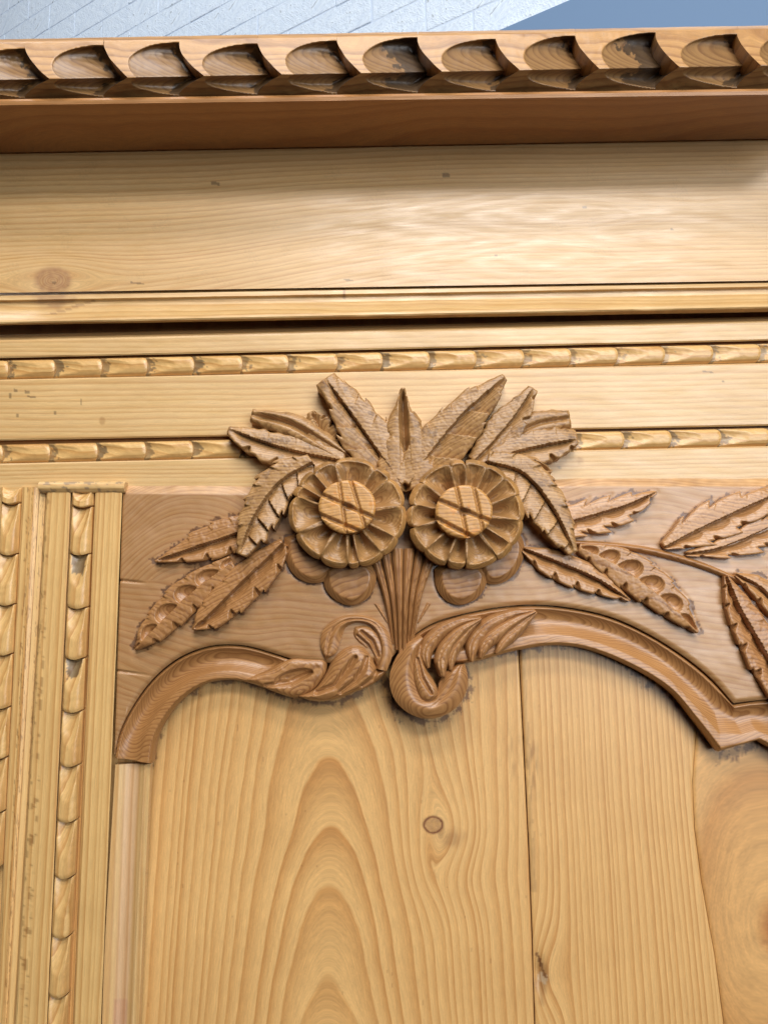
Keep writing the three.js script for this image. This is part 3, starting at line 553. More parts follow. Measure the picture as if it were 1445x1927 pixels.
// ---- arch moulding: cove with a rolled lower lip
const coveH = q => q < 0.07 ? lerp(-9, -4, q / 0.07) : q < 0.72 ? -4 - 15 * Math.sin(Math.PI * Math.pow((q - 0.07) / 0.65, 0.85)) + 2 * q : q < 0.93 ? -2.5 + 2.5 * Math.sin(Math.PI * (q - 0.72) / 0.42) : -0.2 - 30 * ((q - 0.93) / 0.07) ** 1.6 * 0.5;
const coveG = k => (x, y, h) => { const R = y * 0.55 + h * 1.4 + x * (k ? 0.12 : -0.1) + 26 * fbm(x * 0.004, y * 0.004, k + 5) + 3 * fbm(x * 0.03, y * 0.03, k); return [R / 4.6 / 32 + k * 0.3, x / 600]; };
ribbon('arch_moulding', outerL.slice(0, -1).concat([[545, 1243]]), innerL, { z: -1 * mm, down: 30, nt: 220, nq: 44, mat: M.arch, parent: armoire, gr: coveG(0), col: tone(0.16, 0.012, 41), h: (q, t) => coveH(q) * (1 - 0.5 * sstep(0.86, 1, t)) * (0.45 + 0.55 * sstep(0, 0.3, t)) - 1 + 0.5 * fbm(t * 30, q * 3) });
{
  const oa = polyline([...curve(outerR.slice(3), 90), [1445, 1318], [1530, 1311]], 400), ia = [...curve(innerR, 90)];
  // match corner to corner: first the arch, then the step to the right
  const O1 = curve(outerR, 190), I1 = curve([[790, 1236], [834, 1246], ...innerR], 190), O2 = polyline([[1382, 1327], [1445, 1318], [1540, 1310]], 40), I2 = polyline([[1357, 1417], [1431, 1395], [1540, 1460]], 40);
  ribbon('arch_moulding', [...O1, ...O2.slice(1)], [...I1, ...I2.slice(1)], { z: -1 * mm, down: 30, nt: 300, nq: 44, sharp: true, mat: M.arch, parent: armoire, gr: coveG(1), col: (x, y) => tone(0.16, 0.012, 43)(x, y).map((c, i) => c * [1.12, 1.14, 1.18][i]), h: (q, t) => coveH(q) - 1 + 0.5 * fbm(t * 40, q * 3) });
}
// ---- acanthus scrolls
const dome = (sd, R) => { const k = 1 - clamp(sd / R); return Math.sqrt(1 - k * k); };
const scrollG = off => (x, y, h) => { const R = y * 0.5 + x * 0.16 + h * 1.5 + 18 * fbm(x * 0.01, y * 0.01, off); return [R / 5.5 / 32 + off * 0.17, x / 500]; };
function lobe(name, pts, { thick = 20, R = 16, z = 0, flutes = [], gr = scrollG(1), off = 1, parent, dip = 0, dipAt = null, mat = M.carved, down = 44, col }) {
  const o = curve([...pts, pts[0]], 130);
  return relief(name, o, { z, down, step: 1.5, gr, mat, parent, col: col || tone(0.18, 0.03, off), h: (x, y, sd) => {
    let H = -thick + thick * dome(sd, R);
    for (const [pl, w, d] of flutes) { let b = 1e9; for (let i = 1; i < pl.length; i++) { const [ax, ay] = pl[i - 1], [bx, by] = pl[i], ex = bx - ax, ey = by - ay, t = clamp(((x - ax) * ex + (y - ay) * ey) / (ex * ex + ey * ey)); b = Math.min(b, Math.hypot(x - ax - ex * t, y - ay - ey * t) / (w * (0.35 + 0.65 * Math.sin(Math.PI * (0.15 + 0.7 * (i - 1 + t) / (pl.length - 1)))))); } H -= 1.25 * d * Math.max(0, 1 - b) ; }
    if (dipAt) { const [cx, cy, rx, ry, a] = dipAt, c = Math.cos(a), s = Math.sin(a), u = ((x - cx) * c + (y - cy) * s) / rx, v = (-(x - cx) * s + (y - cy) * c) / ry, e = u * u + v * v; if (e < 1) H -= dip * (1 - e) ** 0.7; }
    return H + chip(x, y, off, 0.04, 0.9) + 0.3 * noise(x * 0.2, y * 0.2, off);
  } });
}
const scL = group('acanthus_scroll', armoire), scR = group('acanthus_scroll', armoire);
lobe('scroll_lobe', [[455, 1279], [500, 1262], [548, 1239], [580, 1239], [612, 1242], [614, 1262], [602, 1285], [585, 1302], [556, 1314], [520, 1305], [490, 1293]], { parent: scL, off: 2, thick: 14, R: 14, dip: 10, dipAt: [552, 1273, 38, 12, -0.28], flutes: [[[[500, 1290], [545, 1286], [585, 1266]], 8, 6]], z: 2 * mm });
lobe('scroll_lobe', [[556, 1312], [590, 1298], [612, 1268], [622, 1245], [640, 1224], [662, 1213], [682, 1216], [697, 1232], [706, 1252], [712, 1262], [728, 1258], [722, 1272], [700, 1290], [665, 1305], [620, 1320], [590, 1321]], { parent: scL, off: 3, thick: 20, R: 24, z: 7 * mm, flutes: [[[[596, 1304], [630, 1290], [655, 1258], [668, 1238]], 9, 8], [[[640, 1303], [668, 1282], [684, 1258], [690, 1238]], 8, 7], [[[680, 1292], [700, 1278], [710, 1262]], 7, 6]] });
ribbon('scroll_curl', [[612, 1243], [603, 1215], [607, 1187], [632, 1164], [672, 1157], [712, 1168], [733, 1196], [738, 1232], [728, 1263]], [[617, 1240], [632, 1228], [641, 1204], [650, 1184], [672, 1174], [694, 1180], [706, 1200], [711, 1228], [706, 1258]], { z: 6 * mm, down: 44, nt: 160, nq: 26, mat: M.carved, parent: scL, gr: scrollG(4), col: tone(0.2, 0.03, 4), h: (q, t) => -9 + 9 * Math.sin(Math.PI * clamp(0.1 + 0.75 * q)) - 4 * Math.exp(-(((q - 0.45) / 0.1) ** 2)) * (1 - sstep(0.5, 0.8, t)) - 12 * sstep(0.62, 1, q) * sstep(0.15, 0.5, t) - 5 * (1 - sstep(0, 0.06, t)) });
lobe('scroll_lobe', [[666, 1178], [690, 1176], [712, 1190], [726, 1216], [724, 1246], [712, 1262], [704, 1244], [694, 1226], [672, 1208], [663, 1194]], { parent: scL, off: 5, thick: 14, R: 16, z: 4 * mm, flutes: [[[[680, 1188], [700, 1206], [712, 1235]], 5, 7], [[[672, 1196], [692, 1214], [704, 1236]], 4, 5]] });
// right scroll: big hook, inner lobe, two overlapping lobes
ribbon('scroll_curl', [[790, 1194], [765, 1212], [744, 1240], [733, 1275], [739, 1310], [760, 1337], [795, 1353], [830, 1350], [860, 1332], [877, 1305], [881, 1272], [876, 1250]], [[800, 1206], [785, 1228], [780, 1256], [783, 1285], [790, 1306], [803, 1318], [817, 1315], [824, 1302], [827, 1288], [832, 1276], [842, 1264], [862, 1252]], { z: 9 * mm, down: 50, nt: 200, nq: 28, mat: M.carved, parent: scR, gr: scrollG(6), col: tone(0.2, 0.03, 6), h: (q, t) => -14 + 14 * Math.sin(Math.PI * clamp(0.08 + 0.72 * q)) - 5 * Math.exp(-(((q - 0.62) / 0.1) ** 2)) * sstep(0.5, 0.65, t) - 8 * sstep(0.6, 1, q) * (0.4 + 0.6 * sstep(0.5, 0.7, t)) - 8 * (1 - sstep(0, 0.1, t)) - 6 * sstep(0.9, 1, t) });
lobe('scroll_lobe', [[782, 1230], [792, 1212], [796, 1240], [804, 1262], [816, 1280], [824, 1298], [823, 1312], [808, 1322], [793, 1318], [782, 1296], [776, 1262]], { parent: scR, off: 7, thick: 13, R: 13, z: 9 * mm, flutes: [[[[786, 1240], [794, 1276], [812, 1306]], 5, 6]] });
const finger = (spine, wl, wr, z, off, k) => leaf('scroll_lobe', { spine, wl, wr, teeth: 0, lean: 0, style: 'finger', side: 1, z: z * mm, down: 44, thick: 12, tool: 0.8, seedOff: off, parent: scR, mat: M.carved, gr: scrollG(off), step: 1.4, col: (x, y) => tone(0.2, 0.03, off)(x, y).map((c, i) => c * k[i]) });
finger([[905, 1162], [862, 1172], [822, 1196], [802, 1228], [806, 1258]], [3, 9, 13, 15, 12, 4], [3, 9, 14, 16, 13, 4], 8, 61, [1.02, 1.02, 1.05]);
finger([[906, 1164], [872, 1184], [846, 1210], [831, 1240], [833, 1274]], [3, 9, 13, 16, 15, 6], [3, 9, 13, 15, 13, 5], 10, 62, [1.12, 1.15, 1.22]);
finger([[904, 1166], [878, 1190], [860, 1214], [850, 1238], [848, 1262]], [3, 8, 12, 12, 10, 4], [3, 8, 10, 11, 9, 4], 8, 63, [1.15, 1.2, 1.32]);
finger([[1006, 1148], [958, 1158], [914, 1182], [891, 1212], [887, 1246]], [3, 9, 14, 18, 15, 6], [3, 10, 15, 17, 14, 5], 5, 64, [1.05, 1.05, 1.08]);
finger([[1008, 1150], [968, 1170], [934, 1194], [914, 1214], [904, 1240]], [3, 9, 13, 15, 12, 4], [3, 9, 13, 15, 12, 4], 7, 65, [1.12, 1.14, 1.22]);
finger([[1010, 1152], [988, 1172], [966, 1192], [948, 1210], [934, 1230]], [3, 9, 13, 14, 11, 4], [3, 9, 13, 14, 11, 4], 5, 66, [1.12, 1.15, 1.24]);

// ---- carved leaves on the door rail
const leafG = off => (x, y, h) => { const R = y * 0.62 + x * 0.22 * Math.sin(off * 2.1) + h * 1.7 + 18 * fbm(x * 0.007, y * 0.007, off); return [R / 6.4 / 32 + off * 0.21, x / 600 + off * 0.3]; };
const ZL = 8.5 * mm;
const L = (spine, wl, wr, o) => leaf('carved_leaf', { spine, wl, wr, z: ZL, down: 20, parent: rail, mat: M.carved, gr: leafG(o.seedOff), cup: 3, rib: 5, td: 0.13, ...o });
// left of the bouquet
L([[470, 995], [420, 1012], [360, 1032], [291, 1056]], [26, 34, 36, 30, 18, 2], [28, 38, 36, 30, 14, 2], { teeth: 4, seedOff: 1.3, style: 'step', scoop: 3, side: -1 });
L([[440, 1056], [385, 1095], [338, 1135], [292, 1182], [252, 1222]], [20, 30, 34, 32, 24, 3], [14, 28, 36, 34, 26, 3], { teeth: 5, seedOff: 2.6, style: 'thumb', scoop: 9, side: 1, thick: 16 });
L([[534, 1020], [505, 1049], [449, 1101], [394, 1157], [362, 1184]], [14, 34, 44, 40, 26, 3], [10, 22, 32, 32, 24, 3], { teeth: 5, seedOff: 3.7, style: 'step', scoop: 4, side: -1, z: 11 * mm, down: 26 });
// right of the bouquet
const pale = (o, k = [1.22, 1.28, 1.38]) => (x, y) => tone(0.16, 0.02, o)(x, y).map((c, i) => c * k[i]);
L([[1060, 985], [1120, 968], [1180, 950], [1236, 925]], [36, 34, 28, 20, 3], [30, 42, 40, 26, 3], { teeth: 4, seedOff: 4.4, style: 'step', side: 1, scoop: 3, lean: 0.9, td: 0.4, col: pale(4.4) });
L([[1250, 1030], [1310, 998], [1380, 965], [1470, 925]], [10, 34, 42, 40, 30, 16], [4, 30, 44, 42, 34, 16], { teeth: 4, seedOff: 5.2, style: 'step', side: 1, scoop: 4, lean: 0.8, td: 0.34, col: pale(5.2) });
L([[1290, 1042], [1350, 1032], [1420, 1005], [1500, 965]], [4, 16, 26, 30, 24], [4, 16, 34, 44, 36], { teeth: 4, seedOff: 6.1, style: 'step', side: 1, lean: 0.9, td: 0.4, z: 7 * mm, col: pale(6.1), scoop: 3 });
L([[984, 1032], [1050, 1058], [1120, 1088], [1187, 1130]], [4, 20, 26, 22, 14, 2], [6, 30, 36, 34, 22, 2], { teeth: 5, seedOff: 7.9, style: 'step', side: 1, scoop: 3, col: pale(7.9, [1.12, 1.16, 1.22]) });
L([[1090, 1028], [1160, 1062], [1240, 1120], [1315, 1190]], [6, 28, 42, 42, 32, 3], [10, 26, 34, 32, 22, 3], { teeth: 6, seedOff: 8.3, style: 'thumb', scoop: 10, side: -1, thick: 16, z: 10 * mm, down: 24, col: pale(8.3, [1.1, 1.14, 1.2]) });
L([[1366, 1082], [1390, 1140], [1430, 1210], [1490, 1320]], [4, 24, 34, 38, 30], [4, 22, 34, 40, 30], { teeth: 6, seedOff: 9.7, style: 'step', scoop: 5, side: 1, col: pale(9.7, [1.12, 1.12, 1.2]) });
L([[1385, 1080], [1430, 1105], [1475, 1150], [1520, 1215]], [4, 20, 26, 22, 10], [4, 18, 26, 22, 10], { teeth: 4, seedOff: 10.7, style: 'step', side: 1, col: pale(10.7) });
// stalk
ribbon('leaf_stalk', [[1080, 1016], [1160, 1021], [1240, 1033], [1320, 1057], [1390, 1086], [1500, 1130]], [[1080, 1027], [1160, 1032], [1240, 1047], [1320, 1070], [1390, 1097], [1500, 1140]], { z: 4 * mm, down: 12, nt: 120, nq: 12, parent: rail, mat: M.carved, gr: leafG(3.3), h: q => -5 + 8 * Math.sin(Math.PI * (0.08 + 0.84 * q)), col: pale(3, [1, 0.98, 0.95]) });

// ---- rounded back petals
const backG = leafG(12.2);
const backPetal = (pts, off) => railCorners.add(curve([...pts, pts[0]], 110)) || relief('back_petal', curve([...pts, pts[0]], 110), { z: 9 * mm, down: 20, step: 1.6, gr: backG, mat: M.carved, parent: rail, col: tone(0.2, 0.03, off), h: (x, y, sd) => -11 * (1 - clamp(sd / 13)) ** 1.2 - (sd > 12 ? 0 : 0) + 1.2 * fbm(x * 0.03, y * 0.03, off) });
backPetal([[534, 1010], [570, 1000], [625, 1030], [640, 1060], [620, 1085], [600, 1096], [572, 1094], [548, 1076], [535, 1045]], 1);
backPetal([[606, 1070], [640, 1050], [690, 1055], [707, 1078], [704, 1106], [688, 1128], [660, 1139], [632, 1130], [612, 1108]], 2);
backPetal([[818, 1070], [850, 1050], [895, 1055], [917, 1078], [914, 1104], [898, 1126], [868, 1138], [840, 1130], [822, 1105]], 3);
backPetal([[900, 1050], [940, 1010], [975, 1000], [988, 1024], [984, 1056], [966, 1084], [940, 1098], [916, 1096], [902, 1075]], 4);

const doorRail = relief('door_rail', groundOutline, {
  z: 0, down: 34, step: 2.1, gr: groundG, col: groundCol, mat: M.ground, parent: armoire,
  h: (x, y, sd) => {
    const top = y - topLine(x), ch = top < 20 ? -(20 - top) * 0.55 : 0;
    const low = y > 1000 && x > 240 ? -4.5 * (1 - clamp(sd / 9)) ** 2 : -1.5 * (1 - clamp(sd / 3)) ** 2;
    const dd = railCorners.d(x, y), trench = -0.8 * Math.exp(-((dd / 4) ** 2));
    const cuts = -5 * Math.exp(-(((y - (1092 + (x - 225) * 0.10)) / 1.6) ** 2)) * sstep(285, 240, x) - 5 * Math.exp(-(((y - (1262 + (x - 218) * 0.14)) / 1.6) ** 2)) * sstep(300, 220, x);
    return ch + low + cuts + trench + 1.8 * fbm(x * 0.009, y * 0.009, 3) + 0.35 * noise(x * 0.05, y * 0.05, 1);
  },
});
[...rail.children].forEach(c => doorRail.add(c));
// ---- stems of the bouquet
const stems = group('flower_stems', armoire);
const fan = [[690, 714, 737, 744], [714, 736, 744, 750], [736, 760, 750, 758], [760, 782, 757, 765], [782, 803, 764, 771], [803, 828, 770, 779]];
fan.forEach(([a, b, c, d], i) => {
  const k = Math.abs(i - 2.5), y0 = 1032, yE = 1240 - k * 11, mid = (p, q) => lerp(p, q, 0.66);
  ribbon('stem', [[a, y0], [mid(a, c), 1122], [c, yE]], [[b - 1.5, y0], [mid(b, d) - 1.2, 1122], [d - 0.6, yE]], { z: (12 - 1.6 * k + (i % 2) * 1.2) * mm, down: 30, nt: 60, nq: 16, parent: stems, mat: M.carved, gr: (x, y, h) => [(x + h * 1.2 + 3 * noise(y * 0.02, i)) / 6 / 32 + i * 0.13, y / 400], col: tone(0.3, 0.02, i + 50), h: (q, t) => -9 + 9 * Math.pow(Math.sin(Math.PI * clamp(0.03 + 0.94 * q)), 0.6) - 3.5 * Math.max(0, 1 - Math.abs(q - 0.55) / 0.12) - 12 * sstep(0.5, 1, t) + 0.8 * noise(t * 12, q * 2, i) });
});
for (const [x0, y0, x1, y1] of [[707, 1136, 729, 1172], [806, 1134, 786, 1172]]) ribbon('stem_cut', [[x0 - 3, y0], [x1 - 1, y1]], [[x0 + 5, y0 + 2], [x1 + 2, y1]], { z: 1 * mm, down: 6, nt: 12, nq: 6, sharp: true, parent: stems, mat: M.carved, gr: leafG(7), h: (q, t) => 2 * Math.sin(Math.PI * q) - 1 });

// ---- bouquet leaves
const bouqG = off => (x, y, h) => { const R = y * 1.0 + h * 1.7 + 16 * fbm(x * 0.006, y * 0.006, off) + 2 * noise(x * 0.03, y * 0.03, off); return [R / 7.2 / 32 + off * 0.27, x / 500]; };
const bleaf = (spine, wl, wr, o) => leaf('bouquet_leaf', { spine, wl, wr, z: 17 * mm, down: 46, thick: 16, rib: 7, cup: 4, parent: armoire, mat: M.bouquet, gr: bouqG(o.seedOff), rag: 0.12, ...o });
bleaf([[756, 915], [716, 856], [668, 788], [612, 712]], [26, 46, 54, 50, 42, 26, 20], [20, 40, 52, 48, 42, 34, 22], { teeth: 5, td: 0.1, lean: 0.9, style: 'step', side: -1, cut: 15, lift: 5, seedOff: 21 });
bleaf([[768, 915], [810, 852], [870, 780], [950, 708]], [30, 46, 46, 38, 28, 7], [30, 48, 58, 54, 36, 8], { teeth: 5, td: 0.1, lean: 0.9, style: 'step', side: 1, cut: 15, lift: 5, seedOff: 22 });
bleaf([[764, 925], [763, 860], [760, 795], [758, 727]], [50, 58, 52, 44, 36, 15, 5], [50, 58, 52, 40, 34, 14, 5], { teeth: 2, td: 0.12, lean: 0.5, seedOff: 23, rib: 16, ribW: 6, z: 18 * mm, flatSide: 0, cup: 5 });
const lobed = (list) => { const g = group('lobed_leaf', armoire); list.forEach(([spine, wl, wr, o]) => leaf('leaf_lobe', { spine, wl, wr, teeth: 0, z: 13 * mm, down: 42, thick: 14, rib: 4, cup: 6, rag: 0.2, parent: g, mat: M.bouquet, gr: bouqG(o.seedOff), ...o })); };
lobed([
  [[[650, 868], [570, 852], [500, 833], [429, 806]], [18, 32, 38, 36, 28, 10], [20, 28, 32, 26, 20, 7], { seedOff: 31, z: 12 * mm, style: 'step', side: -1, lift: 1 }],
  [[[660, 868], [606, 832], [546, 797], [472, 778]], [12, 15, 20, 24, 22, 14], [12, 18, 22, 22, 18, 13], { seedOff: 32, cup: 7, rib: 6, ribW: 5 }],
  [[[632, 852], [612, 824], [594, 796], [584, 774]], [14, 32, 30, 18, 7], [10, 28, 30, 20, 7], { seedOff: 33, z: 9 * mm, rib: 2, style: 'step', side: 1 }],
]);
lobed([
  [[[890, 868], [932, 826], [970, 780], [1003, 729]], [12, 26, 34, 30, 20, 10], [12, 26, 36, 30, 22, 10], { seedOff: 34, style: 'step', side: 1, lift: 1 }],
  [[[920, 858], [970, 818], [1015, 796], [1074, 785]], [12, 22, 28, 26, 22, 17], [12, 18, 22, 22, 20, 17], { seedOff: 35, z: 10 * mm }],
  [[[900, 876], [970, 850], [1030, 836], [1087, 826]], [8, 24, 33, 33, 28, 18], [12, 24, 32, 34, 28, 10], { seedOff: 36, z: 14 * mm, style: 'step', side: 1, lift: 1 }],
]);
bleaf([[590, 868], [528, 905], [480, 968], [450, 1042]], [18, 34, 42, 46, 40, 14], [18, 36, 40, 34, 22, 8], { teeth: 6, td: 0.16, lean: 0.7, style: 'step', side: -1, cut: 12, lift: 6, seedOff: 24, z: 21 * mm, down: 52 });
bleaf([[915, 868], [985, 890], [1040, 955], [1082, 1038]], [20, 32, 36, 34, 24, 6], [18, 44, 52, 50, 40, 12], { teeth: 6, td: 0.16, lean: 0.7, style: 'step', side: 1, cut: 12, lift: 6, seedOff: 25, z: 21 * mm, down: 52 });
bleaf([[920, 872], [970, 868], [1005, 872], [1040, 886]], [8, 14, 14, 3], [8, 14, 12, 3], { teeth: 0, seedOff: 26, z: 15 * mm, down: 40 });

// ---- two flowers: petals round a hatched boss
function flower(cx, cy, bx, by, off) {
  const g = group('carved_flower', armoire), z = 31 * mm, n = off > 0.5 ? 14 : 13;
  const ang = []; for (let i = 0; i < n; i++) ang.push((i + 0.85 * noise(i * 1.7, off * 5)) / n * Math.PI * 2 + off);
  const gr = (x, y, h) => { const R = (y - cy) * 0.75 + h * 1.9 + 30 * fbm(x * 0.006, y * 0.006, off) + 2 * noise(x * 0.03, y * 0.03); return [R / 6.5 / 32 + off, x / 400]; };
  for (let i = 0; i < n; i++) {
    const a0 = ang[i], a1 = i + 1 < n ? ang[i + 1] : ang[0] + Math.PI * 2, am = (a0 + a1) / 2, hw = (a1 - a0) / 2, R0 = 42, big = 1 + 0.035 * noise(i * 2.3, off * 3), notch = 0.035 + 0.26 * Math.max(0, noise(i * 3.1, off));
    const rx = 113 * big, ry = 106 * big, pts = [];
    const pol = (a, r) => [cx + Math.cos(a) * r * rx / 105, cy + Math.sin(a) * r * ry / 105];
    for (let k = 0; k <= 24; k++) { const p = k / 12 - 1; pts.push(pol(am + hw * p, 105 * (1 - notch * Math.abs(p) ** 3.5))); }
    for (let k = 12; k >= 0; k--) { const p = k / 6 - 1; pts.push(pol(am + hw * p, R0)); }
    const sh = 0.95 + 0.4 * frac(i * 0.61 + off);
    relief('petal', pts, { z, down: 38, step: 1.5, gr, mat: M.bouquet, parent: g, col: (x, y) => { const t = tone(0.18, 0.03, off + i)(x, y), r = Math.hypot((x - cx) / rx, (y - cy) / ry), n = noise(x * 0.09, y * 0.09, off + 2), w = r > 0.9 + 0.12 * n ? 1.18 : 1, tp = y < cy - 62 && noise(x * 0.07, y * 0.07, 6 + off) > -0.25 ? 0.72 : 1; return [t[0] * w * tp, t[1] * w * tp * (w > 1 ? 0.97 : 1), t[2] * w * tp * (w > 1 ? 0.85 : 1)]; }, h: (x, y, sd) => {
      const X = (x - cx) / rx, Y = (y - cy) / ry; let a = Math.atan2(Y, X) - am; a = Math.atan2(Math.sin(a), Math.cos(a));
      const p = clamp(a / hw, -1, 1), r = Math.hypot(X, Y);
      const scoopEnd = 0.9 + 0.05 * noise(i * 1.9, off * 7), pw = p / (0.72 + 0.26 * clamp((r - 0.42) / 0.4)) + 0.16 * noise(i * 4.1, off * 2), e = clamp((r - 0.42) / (scoopEnd - 0.42), 0, 1.3);
      const across = Math.pow(Math.max(0, 1 - pw * pw), 0.9);
      let H = -2 + (e < 1 ? -sh * 19 * across * Math.pow(Math.sin(Math.PI * clamp(0.3 + 0.7 * e)), 0.55) : 0);
      H -= 11 * clamp((r - 0.72) / 0.28) ** 2; H -= 6 * (1 - clamp((r - 0.4) / 0.35)) ;                  // the whole whorl dips to the boss
      H += 2.5 * p * noise(i * 5.1, off) + 2 * noise(i * 2.7, off + 3); H -= 4.5 * (1 - clamp((1 - r * (1 / (1 - notch * Math.abs(p) ** 3.5))) / 0.10)) ** 1.7;
      return H + chip(x, y, off + i, 0.06, 1.4) + 0.4 * noise(x * 0.25, y * 0.25, i);
    } });
  }
  const ring = []; for (let k = 0; k < 64; k++) ring.push([cx + Math.cos(k / 64 * 6.2832) * 76, cy + Math.sin(k / 64 * 6.2832) * 72 - 4]);
  relief('flower_back', ring, { z: z - 38 * S, down: 36, step: 5, gr, mat: M.carved, parent: g, h: () => -2 });
  // boss
  const bp = []; for (let k = 0; k < 72; k++) { const a = k / 72 * Math.PI * 2, r = 1 + 0.02 * noise(Math.cos(a) * 2, Math.sin(a) * 2, off); bp.push([bx + Math.cos(a) * 53.5 * r, by + Math.sin(a) * 50 * r]); }
  const cutsA = [[-62, -28, 62, 26], [-62, 6, 40, 58], [-22, -60, 2, 60], [8, -60, 42, 60]].map(([a, b, c, d], q) => [bx + a + 14 * noise(q * 2.7, off * 9), by + b + 12 * noise(q * 3.3, off * 7), bx + c + 14 * noise(q * 1.7, off * 5 + 3), by + d + 12 * noise(q * 2.1, off * 3 + 6)]);
  relief('flower_boss', bp, { z: z + 12 * S, down: 38, step: 1.3, parent: g, mat: M.disc, gr: (x, y, h) => { const R = y * 1.0 + h * 0.8 + 14 * fbm(x * 0.01, y * 0.01, off + 4); return [R / 6.5 / 32 + off * 0.7, x / 300]; },
    col: (x, y) => { const n = fbm(x * 0.05, y * 0.05, off + 8); const t = 1 + 0.25 * n; let k = 0; cutsA.forEach(([ax, ay, cx2, cy2], q) => { const ex = cx2 - ax, ey = cy2 - ay, l = Math.hypot(ex, ey), d = Math.abs((x - ax) * ey - (y - ay) * ex) / l; if (d < 3.2 && noise(x * 0.12, y * 0.12, q) > -0.3) k = q < 2 ? 0.55 : 0.3; }); if (Math.hypot((x - bx) / 1.5, y - by) < 8 + 4 * n) k = 0.72; return [t * (1 - k * 0.75), t * (n > 0.25 ? 0.85 : 1) * (1 - k * 0.78), t * (n > 0.25 ? 0.6 : 1) * (1 - k * 0.7)]; },
    h: (x, y, sd) => {
      let H = -3 * (1 - clamp(sd / 6)) ** 2;
      cutsA.forEach(([ax, ay, cx2, cy2], q) => { const ex = cx2 - ax, ey = cy2 - ay, l = Math.hypot(ex, ey), d = Math.abs((x - ax) * ey - (y - ay) * ex) / l; H -= (q < 2 ? 8 : 6) * Math.max(0, 1 - d / (q < 2 ? 5.2 : 4.6)); });
      H -= 5 * Math.max(0, 1 - Math.hypot((x - bx) / 1.6, y - by) / 6);
      return H + 0.6 * fbm(x * 0.06, y * 0.06, off);
    } });
}
flower(654, 963, 653, 953, 0.3);
flower(877, 966, 873, 962, 0.62);

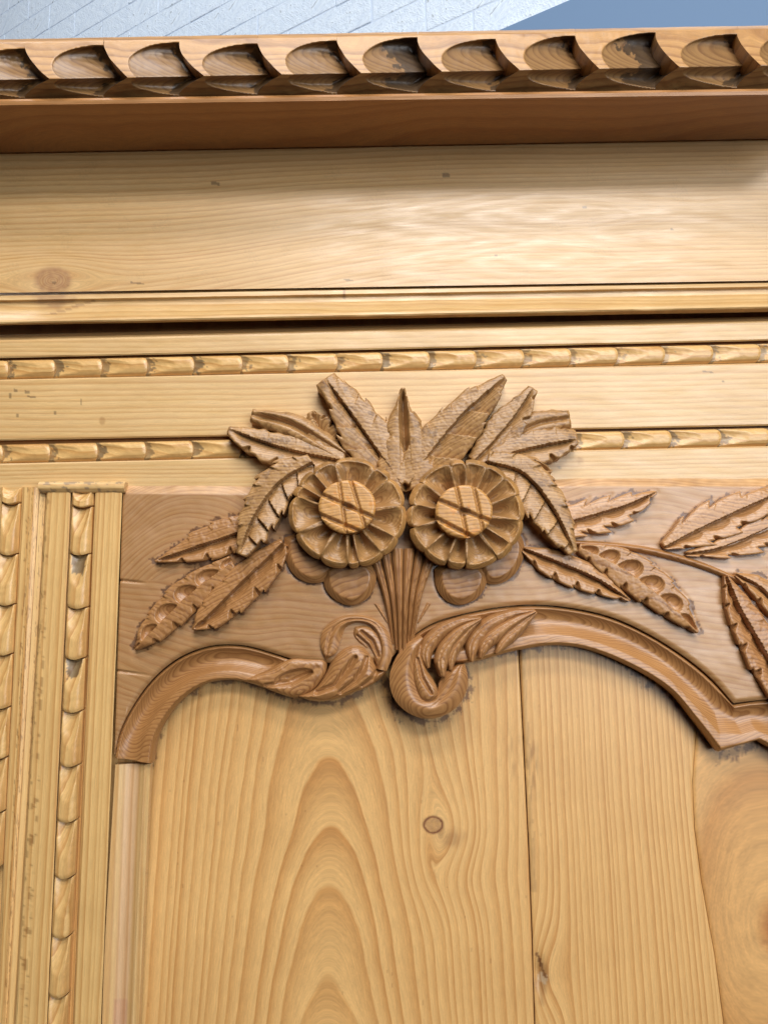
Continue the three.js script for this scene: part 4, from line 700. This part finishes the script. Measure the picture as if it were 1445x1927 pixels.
// ================================================================ the painted brick wall behind
{
  const dir = V(0.861, 0, 0.509), nrm = V(-0.509, 0, 0.861);            // along the courses (coming nearer to the right); towards the camera
  const p0 = V(0, 0, -1.35);
  const hit = (x, y) => { const r = V((x - PW / 2) / FOCAL, -(y - PH / 2) / FOCAL, -1).applyQuaternion(cq), k = p0.clone().sub(cp).dot(nrm) / r.dot(nrm); const w = cp.clone().addScaledVector(r, k); return [w.clone().sub(p0).dot(dir), w.y]; };
  const cs = [hit(-40, 0), hit(-40, 120), hit(1120, 0), hit(960, 120), hit(975, 62), hit(1100, -2)];
  const edgeY = (cs[4][1] + cs[5][1]) / 2, u0 = Math.min(...cs.slice(0, 4).map(c => c[0])) - 0.25, u1 = 1.9, y1 = Math.max(...cs.slice(0, 4).map(c => c[1])) + 0.25;
  const wall = new THREE.Group(); wall.name = 'brick_wall'; wall.position.copy(p0); wall.rotation.y = Math.atan2(-0.509, 0.861);
  wall.userData = { label: 'white painted brick wall behind the top of the armoire', kind: 'structure' };
  scene.add(wall);
  const N = 256, pd = new Uint8Array(N * N * 4), bd = new Uint8Array(N * N * 4);
  for (let j = 0; j < N; j++) for (let i = 0; i < N; i++) {
    const a = i / N * 6.2832, b = j / N * 6.2832, n = fbm(Math.cos(a) * 2 + 3, Math.sin(a) * 2 + Math.cos(b) * 2, Math.sin(b) * 2), f = noise(Math.cos(a) * 9, Math.sin(a) * 9 + Math.cos(b) * 9, Math.sin(b) * 9), k = n > 0.42 ? 0.8 : 1, o = (j * N + i) * 4;
    const c = [(216 + 14 * n + 12 * f) * k, (226 + 12 * n + 12 * f) * k, (238 + 8 * n + 10 * f) * k];
    for (let q = 0; q < 3; q++) pd[o + q] = clamp(c[q], 0, 255); pd[o + 3] = 255; bd[o] = bd[o + 1] = bd[o + 2] = clamp(128 + 80 * n + 50 * f, 0, 255); bd[o + 3] = 255;
  }
  const tx = (d, srgb) => { const t = new THREE.DataTexture(d, N, N, THREE.RGBAFormat); t.wrapS = t.wrapT = THREE.RepeatWrapping; t.magFilter = THREE.LinearFilter; if (srgb) t.colorSpace = THREE.SRGBColorSpace; t.needsUpdate = true; return t; };
  const paint = new THREE.MeshStandardMaterial({ map: tx(pd, true), bumpMap: tx(bd, false), bumpScale: 0.006, roughness: 0.95 });
  const mort = new THREE.MeshStandardMaterial({ map: paint.map, bumpMap: paint.bumpMap, bumpScale: 0.003, roughness: 0.85, color: new THREE.Color(0.86, 0.87, 0.9) });
  const back = new THREE.Mesh(new THREE.BoxGeometry(u1 - u0, y1 - edgeY, 0.1), mort); back.name = 'mortar'; back.position.set((u0 + u1) / 2, (y1 + edgeY) / 2, -0.0525); back.castShadow = back.receiveShadow = true; wall.add(back);
  const BH = 0.116, BL = 0.32, variants = [];
  for (let k = 0; k < 6; k++) {
    const g = new RoundedBoxGeometry(BL - 0.003, BH - 0.003, 0.05, 3, 0.004), p = g.attributes.position;
    for (let i = 0; i < p.count; i++) { const x = p.getX(i), y = p.getY(i); p.setXYZ(i, x + 0.003 * noise(x * 30, y * 30, k * 7), y + 0.003 * noise(x * 22, y * 40, k * 5 + 2), p.getZ(i) + 0.005 * noise(x * 14, y * 20, k * 3 + 8)); }
    g.computeVertexNormals();
    const uv = g.attributes.uv; for (let i = 0; i < uv.count; i++) uv.setXY(i, p.getX(i) * 4 + k * 0.3, p.getY(i) * 4 + k * 0.17);
    variants.push(g);
  }
  let r = 0;
  for (let y = edgeY + BH / 2 + 0.004; y < y1; y += BH, r++) for (let u = u0 + (r % 2) * BL / 2 + 0.03 * rnd(), k = 0; u < Math.min(u1, cs[2][0] + 0.5); u += BL, k++) {
    const b = new THREE.Mesh(variants[Math.floor(rnd() * 6)], paint); b.name = numbered('brick'); b.castShadow = b.receiveShadow = true;
    b.position.set(u, y, -0.0255 + 0.0015 * rnd()); b.rotation.z = 0.012 * (rnd() - 0.5); b.rotation.y = 0.02 * (rnd() - 0.5); wall.add(b);
  }
  const blue = new THREE.Mesh(new THREE.BoxGeometry(3.2, 1.2, 0.03), new THREE.MeshStandardMaterial({ color: new THREE.Color().setRGB(0.14, 0.225, 0.36), roughness: 0.75, bumpMap: paint.bumpMap, bumpScale: 0.0006 }));
  blue.name = 'blue_wall'; blue.userData = { label: 'smooth blue painted lower band of the wall behind the cornice', kind: 'structure' };
  blue.position.copy(p0).addScaledVector(dir, 0.9).addScaledVector(nrm, 0.012); blue.position.y = edgeY - 0.6; blue.rotation.y = wall.rotation.y; blue.castShadow = blue.receiveShadow = true; scene.add(blue);
}
renderer.render(scene, camera);
